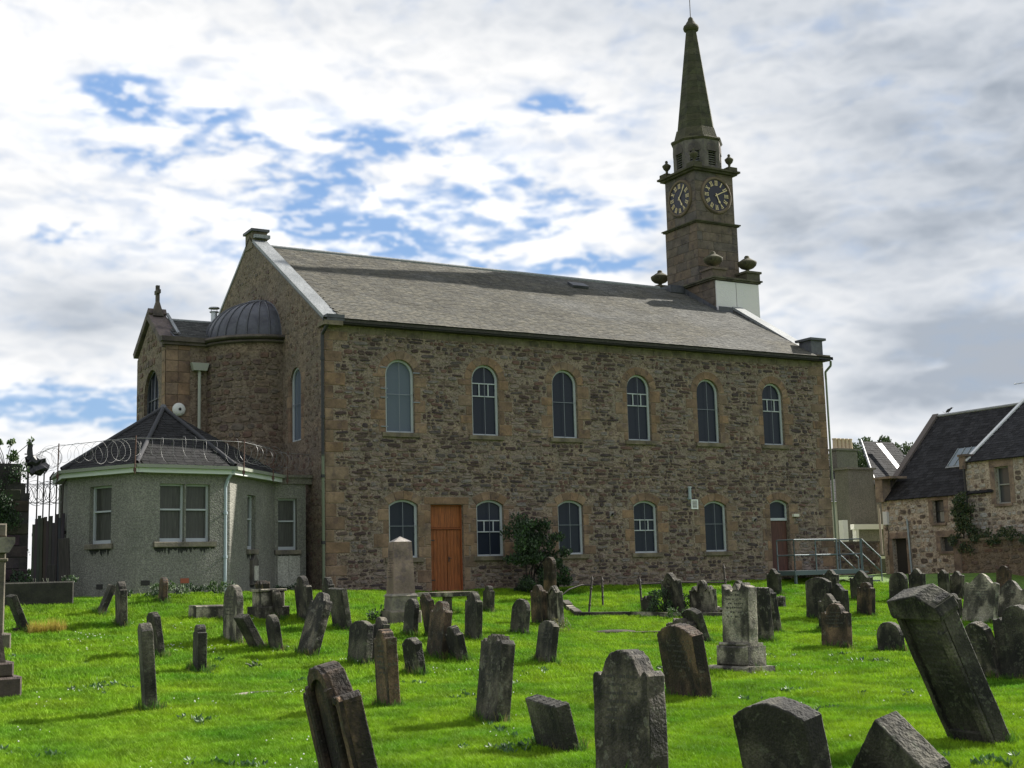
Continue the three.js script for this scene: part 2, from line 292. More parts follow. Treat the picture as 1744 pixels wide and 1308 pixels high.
// ---------- church ----------
const L = 20.63, H = 8.3, W = 14.03, HR = 12.42, ZR = -W / 2;
const church = thing('church', 'long rubble stone church with two rows of arched windows and grey slate roof', 'church');
function archPath(w, h, type, cx = 0, y0 = 0, P = THREE.Shape) {
  const s = new P(), a = w / 2;
  s.moveTo(cx - a, y0); s.lineTo(cx + a, y0);
  if (type === 'round') { s.lineTo(cx + a, y0 + h - a); s.absarc(cx, y0 + h - a, a, 0, Math.PI, false); }
  else if (type === 'seg') { const rise = .17 * w, r = (a * a + rise * rise) / (2 * rise), yc = y0 + h - r, t = Math.asin(a / r); s.lineTo(cx + a, y0 + h - rise); s.absarc(cx, yc, r, Math.PI / 2 - t, Math.PI / 2 + t, false); }
  else { s.lineTo(cx + a, y0 + h); s.lineTo(cx - a, y0 + h); }
  s.lineTo(cx - a, y0);
  return s;
}
const extr = (s, d, z = 0, o = {}) => boxUV(new THREE.ExtrudeGeometry(s, { depth: d, bevelEnabled: false, curveSegments: 10, ...o }).translate(0, 0, z));
function ringShape(outer, inner) { outer.holes.push(inner); return outer; }
const BX = 2.56, BS = 3.08; // first bay and bay spacing
const openings = [];
for (let k = 0; k < 6; k++) openings.push({ cx: BX + k * BS, y0: 5.0, w: 1.0, h: 2.33, type: 'round', up: true, k });
for (let k = 0; k < 5; k++) openings.push({ cx: BX + k * BS + .06 + k * .01, y0: 1.1, w: 1.0, h: 1.8, type: 'seg', k });
openings.push({ cx: 4.14, y0: 0.03, w: 1.16, h: 2.72, type: 'flat', door: 'orange' });
openings.push({ cx: 18.0, y0: 0.36, w: .92, h: 2.6, type: 'seg', door: 'red' });
const blocks = []; // areas of the front wall taken by dressed stone
const front = new THREE.Shape([[0, -.6], [L, -.6], [L, H], [0, H]].map((p) => new THREE.Vector2(...p)));
for (const o of openings) front.holes.push(archPath(o.w, o.h, o.type, o.cx, o.y0, THREE.Path));
const frontWall = mesh('front_wall', extr(front, .55, -.55), M.mortar, church);
function dress(parent, x0, x1, y0, y1, z = .012) { const g = plate(x1 - x0 - .012, y1 - y0 - .012, .06, .014), m = mesh('dressed_stone', boxUV(g, R(0, 5), R(0, 5)), pick(M.dressed), parent); m.position.set((x0 + x1) / 2, (y0 + y1) / 2, z + R(-.003, .006)); blocks.push([x0 - .02, x1 + .02, y0 - .01, y1 + .01]); return m; }
function voussoirs(parent, cx, yc, r0, r1, t0, t1, n, z = .014) {
  for (let i = 0; i < n; i++) {
    const a = lerp(t0, t1, i / n) + .006, b = lerp(t0, t1, (i + 1) / n) - .006, s = new THREE.Shape(); s.absarc(0, 0, r1, a, b, false); s.absarc(0, 0, r0, b, a, true); s.closePath();
    const g = boxUV(new THREE.ExtrudeGeometry(s, { depth: .05, bevelEnabled: true, bevelThickness: .008, bevelSize: .008, bevelOffset: -.008, bevelSegments: 1, curveSegments: 3 }), R(0, 5), R(0, 5)), m = mesh('arch_stone', g, pick(M.dressed), parent); m.position.set(cx, yc, z - .058);
  }
}
for (const o of openings) {
  const a = o.w / 2, rise = .17 * o.w, spring = o.type === 'round' ? o.h - a : o.type === 'seg' ? o.h - rise : o.h;
  for (const s of [-1, 1]) {
    let y = o.y0 + (o.door ? 0 : .0), i = s > 0 ? 0 : 1;
    while (y < o.y0 + spring - .05) {
      const h = Math.min(R(.27, .44), o.y0 + spring - y), w = i % 2 ? R(.19, .25) : R(.36, .52);
      const e = h < .12 ? .12 : h; const x0 = s > 0 ? o.cx + a : o.cx - a - w, x1 = s > 0 ? o.cx + a + w : o.cx - a;
      dress(frontWall, x0, x1, y, y + e); y += e; i++;
    }
  }
  if (o.type === 'round') { voussoirs(frontWall, o.cx, o.y0 + spring, a, a + .27, 0, Math.PI, 7); blocks.push([o.cx - a - .2, o.cx + a + .2, o.y0 + spring, o.y0 + o.h + .2]); blocks.push([o.cx - .4, o.cx + .4, o.y0 + o.h, o.y0 + o.h + .28]); }
  else if (o.type === 'seg') { const r = (a * a + rise * rise) / (2 * rise), t = Math.asin(a / r); voussoirs(frontWall, o.cx, o.y0 + o.h - r, r, r + .27, Math.PI / 2 - t, Math.PI / 2 + t, 4); blocks.push([o.cx - a - .1, o.cx + a + .1, o.y0 + spring, o.y0 + o.h + .27]); }
  else { dress(frontWall, o.cx - a - .22, o.cx + a + .22, o.y0 + o.h, o.y0 + o.h + .24); }
  blocks.push([o.cx - a, o.cx + a, o.y0 - .2, o.y0 + o.h]);
}
for (const [x, s] of [[0, 1], [L, -1]]) { // quoins
  let y = -.3, i = 0;
  while (y < H - .25) { const h = Math.min(R(.30, .46), H - .2 - y), w = i % 2 ? R(.30, .42) : R(.58, .82); dress(frontWall, s > 0 ? .01 : L - w, s > 0 ? w : L - .01, y, y + h, .014); y += h; i++; }
}
const headMats = [M.sill];
{ let x = .5; while (x < L - .6) { const w = R(.5, .95); dress(frontWall, x, Math.min(x + w, L - .5), H - .26, H - .02, .004).material = pick(headMats); x += w; } } // wall-head course
rubble(frontWall, (u, v) => [[u, v, .004], 0], .05, L - .05, -.25, H - .27, (a, b, c, d) => blocks.some((r) => a < r[1] && b > r[0] && c < r[3] && d > r[2]),
  { h: [.065, .165], w: [.10, .56], gap: [.016, .06], bare: .17, proud: .026, parts: 300, palette: RUB, mats: M.rub, name: 'rubble_stone', colour: (u, v) => { const t = n2(u * .35, v * .5) * .5 + .5; return rnd() < .5 - .25 * (t - .5) ? Math.floor(rnd() * 5) : 5 + Math.floor(rnd() * 4); } });

function windowUnit(parent, o, pos, ry = 0) {
  const w = grp('window', parent, pos, ry), d = o.deep || .13, ww = o.w - .04, hh = o.h - .03, f = .055;
  mesh('pane', extr(archPath(ww - .02, hh - .02, o.type, 0, .012), .014, -d - .045), o.cover ? M.guard : M.glass, w);
  mesh('frame', extr(ringShape(archPath(o.w + .01, o.h, o.type, 0, 0), archPath(ww - f * 2, hh - f * 1.6, o.type, 0, f, THREE.Path)), .05, -d - .02), M.frameWhite, w);
  const hook = (y0, y1) => { const in_ = ww / 2 - f; const p = [box(2 * in_, .035, .03, 0, y0, -d), box(2 * in_, .035, .03, 0, y1, -d), box(.035, y1 - y0 - .035, .028, -.17, (y0 + y1) / 2, -d), box(.035, y1 - y0 - .035, .028, .17, (y0 + y1) / 2, -d)]; mesh('glazing_bar', p, M.frameWhite, w); };
  if (o.hopper) hook(...o.hopper);
  const wires = [box(.014, hh - .06, .012, 0, hh / 2, -.062)]; if (o.cross) wires.push(box(ww, .016, .012, 0, o.cross, -.05));
  mesh('guard_wire', wires, M.wire, w);
  if (o.brackets) for (const [s, y] of [[-1, .18], [-1, 1.1], [-1, 1.38], [-1, 2.05], [1, .98], [1, 1.92]]) { const b = mesh('bracket', box(.24, .03, .03), M.wire, w); b.position.set(s * (o.w / 2 + .06), y, .03); }
  if (!o.noSill) { const s = mesh('sill', boxUV(plate(o.w + .3, .15, .24, .015), R(0, 4), R(0, 4)), M.sill, w); s.position.set(0, -.075, .08); }
  return w;
}
for (const o of openings) {
  if (o.door) continue;
  const hop = o.up ? { 1: [1.30, 1.72], 3: [1.24, 1.66], 5: [1.28, 1.72] }[o.k] : { 1: [.78, 1.14], 3: [.78, 1.14] }[o.k];
  windowUnit(church, { ...o, hopper: hop, cross: hop ? 0 : (o.up ? 1.22 : .98), cover: o.up && o.k === 0, brackets: o.up && o.k === 0 }, [o.cx, o.y0, 0]);
}
{ // orange boarded door: two leaves under a panel
  const d = grp('door', church, [4.14, .03, -.16]);
  for (const [a, b] of [[-.54, .06], [.075, .54]]) { const lf = grp('leaf', d, [0, 0, 0]), n = Math.round((b - a) / .12); for (let i = 0; i < n; i++) { const w = (b - a) / n; mesh('board', boxUV(plate(w - .004, 1.93, .05, .007), R(0, 4), R(0, 3)), M.orange, lf).position.set(a + (i + .5) * w, .965, R(-.002, .002)); } }
  mesh('door_handle', [box(.03, .16, .02, .115, 1.0, .012), tube([[.115, 1.03, .02], [.115, 1.03, .06], [.19, 1.03, .06]], .011, 6)], M.iron, d); for (const y of [.35, 1.6]) mesh('hinge', [box(.16, .035, .012, -.46, y, .008)], M.iron, d);
  mesh('overdoor_panel', boxUV(plate(1.1, .71, .05, .006), 4, 1), M.orange, d).position.set(0, 2.35, 0);
  mesh('rail', box(1.1, .05, .05, 0, 1.965, .012), mat([.20, .06, .02]), d);
  mesh('door_frame', [box(.03, 2.72, .1, -.565, 1.36, .0), box(.03, 2.72, .1, .565, 1.36, .0), box(1.16, .03, .1, 0, 2.70, 0.002)], mat([.28, .08, .025]), d);
  mesh('doorstep', boxUV(plate(1.5, .14, .5, .02)), M.sill, church).position.set(4.14, -.04, .36);
  const e = grp('door', church, [18.0, .36, -.16]); e.userData.label = 'plain red brown side door under a fanlight';
  mesh('leaf', boxUV(plate(.86, 1.83, .05, .006)), M.redBrown, e).position.set(0, .915, 0);
  mesh('transom', box(.9, .05, .06, 0, 1.86, .01), M.frameWhite, e);
  mesh('fanlight', extr(archPath(.88, .7, 'seg', 0, 1.885), .014, -.05), M.glass, e);
  mesh('frame', extr(ringShape(archPath(.92, .71, 'seg', 0, 1.885), archPath(.80, .60, 'seg', 0, 1.93, THREE.Path)), .05, -.03), M.frameWhite, e);
}
// side gable with its skew stones, rear walls
const GW = .5;
const gablePts = [[0, -.6], [W, -.6], [W, H + .1], [W / 2, HR + .18], [0, H + .1]];
function gableShape(withHole) { const s = new THREE.Shape(gablePts.map((p) => new THREE.Vector2(...p))); if (withHole) s.holes.push(archPath(.95, 2.4, 'round', 2.42, 4.9, THREE.Path)); return s; }
// drawn in (distance from front, height), then turned so that its outer face looks to -x
const turnL = new THREE.Matrix4().makeBasis(new THREE.Vector3(0, 0, -1), new THREE.Vector3(0, 1, 0), new THREE.Vector3(1, 0, 0));
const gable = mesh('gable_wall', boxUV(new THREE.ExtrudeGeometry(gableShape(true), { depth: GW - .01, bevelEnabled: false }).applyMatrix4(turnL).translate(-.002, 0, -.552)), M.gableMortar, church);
gable.position.z = .55;
windowUnit(church, { w: .95, h: 2.4, type: 'round', cross: 1.2, cover: true, noSill: true, deep: .1 }, [0, 4.9, -2.42], -Math.PI / 2);
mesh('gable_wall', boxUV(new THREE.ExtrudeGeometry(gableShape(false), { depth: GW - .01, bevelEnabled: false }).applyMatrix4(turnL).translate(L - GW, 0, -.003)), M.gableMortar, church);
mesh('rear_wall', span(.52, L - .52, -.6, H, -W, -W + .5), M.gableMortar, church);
rubble(gable, (u, v) => [[-.004, v, -.55 - u], -Math.PI / 2], .1, W - .3, .2, HR - .2, (a, b, c, d) => (a < 3.15 && b > 1.7 && c < 7.55 && d > 4.7) || d > H + (Math.min(a, W - b)) * .58 - .05 || (a > 3.6 && d < 9),
  { h: [.08, .2], w: [.10, .36], gap: [.05, .16], bare: .62, proud: .014, parts: 60, palette: RUB2, mats: M.rub2, name: 'rubble_stone' });
for (const [s, y0] of [[1, 0]]) for (const i of [0, 1]) { let y = 4.9 + y0; while (y < 6.8) { const h = R(.3, .42), w = R(.18, .34), m = mesh('dressed_stone', boxUV(plate(w, h - .012, .06, .012), R(0, 4), R(0, 4)), pick(M.dressed), gable); m.rotation.y = -Math.PI / 2; m.position.set(-.010, y + h / 2, -.55 - (i ? 1.945 - w / 2 : 2.895 + w / 2)); y += h; } }
// roof
const RE = .32, YE = 8.44, slope = (HR - YE) / (RE - ZR), sl = Math.hypot(HR - YE, RE - ZR);
const roof = grp('roof', church);
mesh('roof_deck', tri([[.49, YE - .02, RE], [L - .49, YE - .02, RE], [L - .49, HR - .02, ZR], [.49, HR - .02, ZR], [.49, YE - .1, RE], [L - .49, YE - .1, RE], [.49, YE, -W - RE], [L - .49, YE, -W - RE]], [[0, 1, 2, 3], [4, 5, 1, 0], [3, 2, 7, 6]]), mat([.10, .095, .085], { map: T.slate }), roof);
const slateCols = [[.205, .200, .178], [.19, .186, .168], [.222, .216, .19], [.175, .173, .162], [.24, .232, .205], [.20, .20, .19]];
const slateMats = slateCols.map((c) => new THREE.MeshPhysicalMaterial({ color: new THREE.Color().setRGB(...c), map: T.slate, roughness: .9, specularIntensity: .35 }));
slating(roof, [.49, YE, RE], [1, 0, 0], [0, HR - YE, ZR - RE], L - .98, sl - .05, { gauge: .17, width: .225, parts: 300, mats: slateMats, colour: (u, v) => { const c = pick(slateCols), t = sm(-.2, .5, fbm2(u * .16 + 4, v * .3, 3) + (u - 13) * .055 + (v - 4) * .04), f = R(.84, 1.1) * (.86 + .22 * fbm2(u * .5 + 3, v * .7, 4) + .12 * n2(u * 1.6, v * .35)); return mix3(c, [.25, .258, .268], .7 * t).map((x) => x * f); } });
{ let x = .49; let i = 0; while (x < 18.2) { const w = Math.min(1.5, 18.2 - x); const m = mesh('ridge_roll', new THREE.CylinderGeometry(.075, .075, w - .01, 10).rotateZ(Math.PI / 2), M.lead, roof); m.position.set(x + w / 2, HR + .03, ZR); m.userData.k = i++; x += w; } }
mesh('ridge_flashing', tri([[.49, HR - .075, ZR + .16], [18.2, HR - .075, ZR + .16], [18.2, HR + .03, ZR], [.49, HR + .03, ZR]], [[0, 1, 2, 3]]), M.lead, roof);
{ // roof hatch
  const hx = 13.3, hz = -5.9; const hy = YE + (RE - hz) * slope; const hatch = mesh('roof_hatch', boxUV(new THREE.BoxGeometry(.75, .10, .45)), M.leadDark, roof); hatch.position.set(hx, hy + .1, hz); hatch.rotation.x = Math.atan(slope);
}
// lead-covered skews, end blocks and apex blocks
const ang = Math.atan2(HR - H, W / 2);
function skew(x0, x1, metal) {
  const g = grp('skew', church), len = Math.hypot(W / 2, HR + .18 - H - .1), a = Math.atan2(HR + .08 - H, W / 2);
  let t = 0, i = 0; const n = 4;
  for (i = 0; i < n; i++) { const s = len / n, c = mesh('skew_sheet', boxUV(new THREE.BoxGeometry(x1 - x0, .10 + .004 * (i % 2), s - .004)), metal, g); t = (i + .5) * s; c.position.set((x0 + x1) / 2, H + .1 + Math.sin(a) * t + .09, -Math.cos(a) * t + .06); c.rotation.x = a; }
  mesh('skew_upstand', tri([[x1 - .01, H + .0, .1], [x1 - .01, HR + .1, ZR], [x1 - .01, HR + .3, ZR], [x1 - .01, H + .2, .1], [x0 + .03, H + .0, .1], [x0 + .03, HR + .1, ZR], [x0 + .03, HR + .24, ZR], [x0 + .03, H + .14, .1]], [[0, 1, 2, 3], [4, 7, 6, 5]]), M.leadDark, g);
  const r = mesh('skew_rear', boxUV(new THREE.BoxGeometry(x1 - x0, .1, len)), metal, g); r.position.set((x0 + x1) / 2, (H + HR + .28) / 2 + .05, ZR - W / 4); r.rotation.x = -a;
  return g;
}
skew(-.03, .50, M.lead); skew(L - .52, L + .03, M.lead);
mesh('skew_end_block', [span(-.02, .56, 8.36, 8.56, -.02, .34)], M.leadDark, church);
mesh('skew_end_block', [span(-.12, .50, 8.22, 8.36, -.25, .36)], M.sill, church);
{ const g = grp('skew_end_pier', church); mesh('pier', [span(L - .6, L - .02, 8.4, 9.12, -.62, .05)], M.leadDark, g); mesh('cap', [span(L - .7, L + .1, 9.12, 9.21, -.74, .14)], M.leadDark, g); mesh('kneeler', [span(L - .5, L + .12, 8.3, 8.52, -.3, .30)], M.sill, g); }
{ const g = grp('apex_block', church); mesh('block', [span(-.03, .52, HR - .15, HR + .44, ZR - .38, ZR + .38)], M.sill, g); mesh('cap', [span(-.10, .58, HR + .44, HR + .53, ZR - .48, ZR + .48)], M.leadDark, g); mesh('lead_apron', [span(.0, .58, HR + .18, HR + .30, ZR + .1, ZR + .56)], M.lead, g); }
// gutter and downpipes
mesh('gutter', boxUV(new THREE.CylinderGeometry(.06, .06, L + .35, 10, 1, false, Math.PI / 2, Math.PI).rotateZ(Math.PI / 2).rotateX(0).translate(L / 2 + .02, 8.385, .36)), M.black, church);
mesh('eaves_board', [span(.02, L - .02, 8.29, 8.36, .0, .30)], M.black, church);
const pipeA = mesh('downpipe', [tube([[.02, 8.3, .32], [-.03, 8.1, .2], [-.07, 7.95, .06], [-.07, 7.6, .06]], .055, 8), tube([[-.07, 7.62, .06], [-.07, 4.2, .06]], .05, 8)], M.black, church);
mesh('downpipe', [tube([[-.07, 4.25, .06], [-.07, -.3, .06]], .05, 8)], M.pipeGreen, church);
for (const y of [7.2, 5.4, 3.6, 1.6]) mesh('pipe_collar', new THREE.CylinderGeometry(.07, .07, .09, 10).translate(-.07, y, .06), M.black, church);
mesh('downpipe', [tube([[L + .12, 8.3, .3], [L + .14, 8.12, .26], [L + .05, 7.9, .06], [L + .05, 7.6, .06]], .045, 8), tube([[L + .05, 7.62, .06], [L + .05, -.2, .06]], .04, 8)], M.pipeGreen, church);
// small wall fittings
{ const v = grp('flue', church, [13.78, 0, 0]); mesh('flue_pipe', [tube([[0, 2.95, .1], [0, 3.36, .1]], .06, 10), tube([[0, 2.98, .1], [0, 2.98, -.02]], .05, 8)], M.pipeGrey, v); mesh('flue_cap', new THREE.CylinderGeometry(.075, .075, .05, 12).translate(0, 3.38, .1), M.frameWhite, v); }
{ const v = grp('vent_grille', church, [14.02, 2.78, .03]); mesh('frame', [box(.3, .04, .05, 0, .15), box(.3, .04, .05, 0, -.15), box(.04, .26, .05, -.13), box(.04, .26, .05, .13)], mat([.75, .76, .76]), v); for (let i = 0; i < 5; i++) mesh('slat', box(.22, .03, .03, 0, -.1 + i * .05, 0), mat([.5, .5, .5]), v); }
mesh('floodlight', [box(.26, .1, .12, 0, 0, 0)], mat([.6, .58, .5]), church).position.set(18.72, 2.38, .06);
for (const x of [10.45, 16.75]) { const v = grp('wall_spout', church, [x, x < 12 ? 2.45 : 2.24, 0]); mesh('patch', boxUV(plate(.2, .16, .03, .01)), stoneMat([.6, .55, .48]), v).position.z = .03; mesh('spout', new THREE.CylinderGeometry(.035, .035, .12, 8).rotateX(Math.PI / 2 - .5).translate(.0, -.02, .08), M.black, v); }

// ---------- chancel with domed turret ----------
const chancel = thing('chancel', 'small gabled stone chancel with stone cross and ribbed lead dome turret', 'chancel', [0, 0, 0]);
{
  const x0 = -3.45, zs = -5.25, zn = -8.95, zc = -7.1, top = 8.3, pk = 9.5;
  const cornerStone = stoneMat([.40, .30, .20]);
  // west gable with tall arched window
  const gs = new THREE.Shape([[0, -.6], [3.7, -.6], [3.7, top], [1.85, pk], [0, top]].map((p) => new THREE.Vector2(...p)));
  gs.holes.push(archPath(1.9, 3.1, 'round', 1.75, 4.6, THREE.Path));
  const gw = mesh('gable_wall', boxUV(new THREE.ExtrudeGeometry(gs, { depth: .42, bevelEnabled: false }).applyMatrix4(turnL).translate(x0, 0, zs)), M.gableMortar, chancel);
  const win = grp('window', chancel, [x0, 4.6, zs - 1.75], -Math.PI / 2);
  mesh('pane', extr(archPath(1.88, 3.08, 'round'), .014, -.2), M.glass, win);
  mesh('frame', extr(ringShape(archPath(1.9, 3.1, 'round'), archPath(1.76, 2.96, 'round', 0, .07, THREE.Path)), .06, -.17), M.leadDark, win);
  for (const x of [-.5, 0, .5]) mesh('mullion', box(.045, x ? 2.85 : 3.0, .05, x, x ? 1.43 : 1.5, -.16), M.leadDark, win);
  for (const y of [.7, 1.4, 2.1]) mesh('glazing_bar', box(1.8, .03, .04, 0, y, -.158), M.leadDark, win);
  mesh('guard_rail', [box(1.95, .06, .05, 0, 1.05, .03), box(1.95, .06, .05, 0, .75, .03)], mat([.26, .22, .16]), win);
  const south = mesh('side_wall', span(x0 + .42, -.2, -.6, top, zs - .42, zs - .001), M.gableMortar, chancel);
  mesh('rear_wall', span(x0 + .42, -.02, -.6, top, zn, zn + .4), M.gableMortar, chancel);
  // ashlar pier at the corner
  let y = 0; while (y < top - .1) { const h = Math.min(R(.3, .4), top - y); for (const [a, b] of [[x0 + .01, x0 + .42], [x0 + .42, x0 + .82]]) { const m = mesh('dressed_stone', boxUV(plate(b - a - .012, h - .012, .06, .012), R(0, 4), R(0, 4)), pick(M.dressed), south); m.position.set((a + b) / 2, y + h / 2, zs + .02); } const n = mesh('dressed_stone', boxUV(plate(.4, h - .012, .05, .012), R(0, 4), R(0, 4)), pick(M.dressed), gw); n.rotation.y = -Math.PI / 2; n.position.set(x0 - .012, y + h / 2, zs - .2); y += h; }
  rubble(gw, (u, v) => [[x0 - .004, v, zs - u], -Math.PI / 2], .45, 3.65, 1, 9.3, (a, b, c, d) => (a < 2.8 && b > .7 && c < 7.8 && d > 4.4) || d > top + .6 * Math.min(a, 3.7 - b) - .1, { h: [.16, .3], w: [.2, .55], gap: [.03, .07], bare: .2, proud: .02, parts: 20, palette: RUB2, mats: M.rub2, name: 'rubble_stone' });
  // round turret: a quarter drum in the angle, with half dome against the gable
  const cx = 0, cz = -5.7, r = 2.1;
  const drum = mesh('turret_wall', boxUV(new THREE.CylinderGeometry(r, r, top + .6, 40, 1, true, Math.PI * 1.42, Math.PI * .58).translate(cx, (top - .6) / 2, cz)), M.gableMortar, chancel);
  rubble(drum, (u, v) => { const t = u / r; return [[cx - Math.sin(t) * (r + .002), v, cz + Math.cos(t) * (r + .002)], -t]; }, .12, r * 1.56, 2.8, 8.0, (a, b, c, d) => false, { h: [.13, .27], w: [.18, .52], gap: [.025, .07], bare: .12, proud: .03, parts: 150, palette: RUB2, mats: M.rub2, name: 'rubble_stone' });
  const corn = (rr, y0, y1) => boxUV(lathe([[r - .05, y0], [rr, y0 + .02], [rr, y1 - .02], [r - .1, y1]], 48).translate(cx, 0, cz));
  const capstone = stoneMat([.17, .14, .115]);
  mesh('cornice', [corn(r + .12, top - .02, top + .1), corn(r + .2, top + .1, top + .26)], capstone, chancel);
  mesh('cornice', [span(x0 - .1, -1.9, top, top + .1, zs - .1, zs + .12), span(x0 - .18, -1.9, top + .1, top + .26, zs - .1, zs + .2)], capstone, chancel);
  const dome = grp('dome', chancel, [cx, top + .2, cz]);
  const prof = []; for (let i = 0; i <= 12; i++) { const t = i / 12 * Math.PI / 2 * .86; prof.push([Math.cos(t) * (r - .12), Math.sin(t) * 1.55]); }
  mesh('lead_shell', boxUV(lathe(prof, 48)), mat([.095, .10, .125], { map: T.stone, roughness: .45 }), dome);
  for (let k = 0; k < 17; k++) { const t = -Math.PI * .5 + k / 16 * Math.PI, pts = prof.map(([a, b]) => [-Math.sin(t + Math.PI * .25) * (a + .008), b, Math.cos(t + Math.PI * .25) * (a + .008)]); mesh('rib', tube(pts, .028, 6, 14), M.leadDark, dome); }
  mesh('lead_ring', lathe([[1.64, .78], [1.66, .80], [1.62, .84]], 48), M.leadDark, dome);
  mesh('dome_cap', boxUV(new THREE.CylinderGeometry(.5, .56, .07, 24).translate(0, 1.53, 0)), M.leadDark, dome);
  mesh('finial_pin', tube([[0, 1.5, 0], [0, 1.78, 0]], .02, 6), M.iron, dome);
  // roof, skews, cross
  const rf = grp('roof', chancel);
  mesh('roof_deck', tri([[x0 + .3, top + .2, zs + .1], [0, top + .2, zs + .1], [0, pk - .04, zc], [x0 + .3, pk - .04, zc], [x0 + .3, top + .2, zn - .1], [0, top + .2, zn - .1]], [[0, 1, 2, 3], [3, 2, 5, 4]]), M.leadDark, rf);
  slating(rf, [x0 + .35, top + .22, zs + .1], [1, 0, 0], [0, pk - .24 - top, zc - zs - .1], 3.1, Math.hypot(pk - .24 - top, zc - zs - .1), { gauge: .2, width: .26, colour: () => { const f = R(.7, 1.2); return [.115 * f, .12 * f, .125 * f]; } });
  mesh('ridge_roll', tube([[x0 + .4, pk + .0, zc], [0, pk + .0, zc]], .06, 8), M.lead, rf);
  const sa = Math.atan2(pk - top, 1.85), sl2 = Math.hypot(pk - top, 1.85) + .18;
  for (const s of [1, -1]) { const k = mesh('skew_stone', boxUV(plate(.62, sl2, .22, .02)), stoneMat([.20, .155, .14]), chancel); k.rotation.set(s > 0 ? -(Math.PI / 2 - sa) : Math.PI / 2 - sa, 0, 0); k.rotation.order = 'XYZ'; k.position.set(x0 + .2, (pk + top) / 2 + .14, zc + s * .93); if (s < 0) k.rotation.y = 0; }
  mesh('skew_lead', [box(.1, .05, sl2).rotateX(sa).translate(x0 + .55, (pk + top) / 2 + .19, zc + .93)], M.lead, chancel);
  const cr = grp('cross', chancel, [x0 + .2, pk + .12, zc]);
  mesh('cross_base', boxUV(flat(new THREE.CylinderGeometry(.09, .26, .5, 4)).rotateY(Math.PI / 4).translate(0, .22, 0)), capstone, cr);
  mesh('cross_shaft', [box(.12, .62, .12, 0, .75, 0)], capstone, cr);
  mesh('cross_arm', [box(.115, .13, .42, 0, .83, 0)], capstone, cr);
  const fl = grp('metal_flue', chancel, [-1.32, 9.3, -6.9]); mesh('flue_pipe', new THREE.CylinderGeometry(.11, .11, .55, 14).translate(0, .3, 0), mat([.5, .52, .53], { roughness: .4, metalness: .5 }), fl); mesh('flue_cowl', [new THREE.CylinderGeometry(.18, .2, .04, 14).translate(0, .7, 0), new THREE.CylinderGeometry(.16, .16, .03, 14).translate(0, .56, 0), tube([[.1, .57, 0], [.1, .7, 0]], .012, 5), tube([[-.1, .57, 0], [-.1, .7, 0]], .012, 5)], mat([.32, .33, .34], { roughness: .4, metalness: .4 }), fl);
  // rainwater head and alarm bell
  const rw = grp('rainwater_pipe', chancel, [-2.35, 0, zs + .12]); mesh('hopper_head', boxUV(prism([[-.22, 0], [.22, 0], [.3, .26], [-.3, .26]], .2, .01).translate(0, 7.45, -.06)), mat([.30, .31, .26]), rw); mesh('pipe', [tube([[0, 7.5, .02], [0, 7.2, .02], [0, 4.2, .02]], .055, 8)], mat([.34, .35, .30]), rw);
  const be = grp('alarm_bell', chancel, [x0 + .45, 6.15, zs + .05]); mesh('bell_dish', lathe([[0, .12], [.12, .12], [.2, .06], [.22, 0]], 20).rotateX(Math.PI / 2), mat([.62, .62, .60]), be); mesh('bell_boss', new THREE.SphereGeometry(.05, 10, 8).translate(0, 0, .13), M.black, be);
}

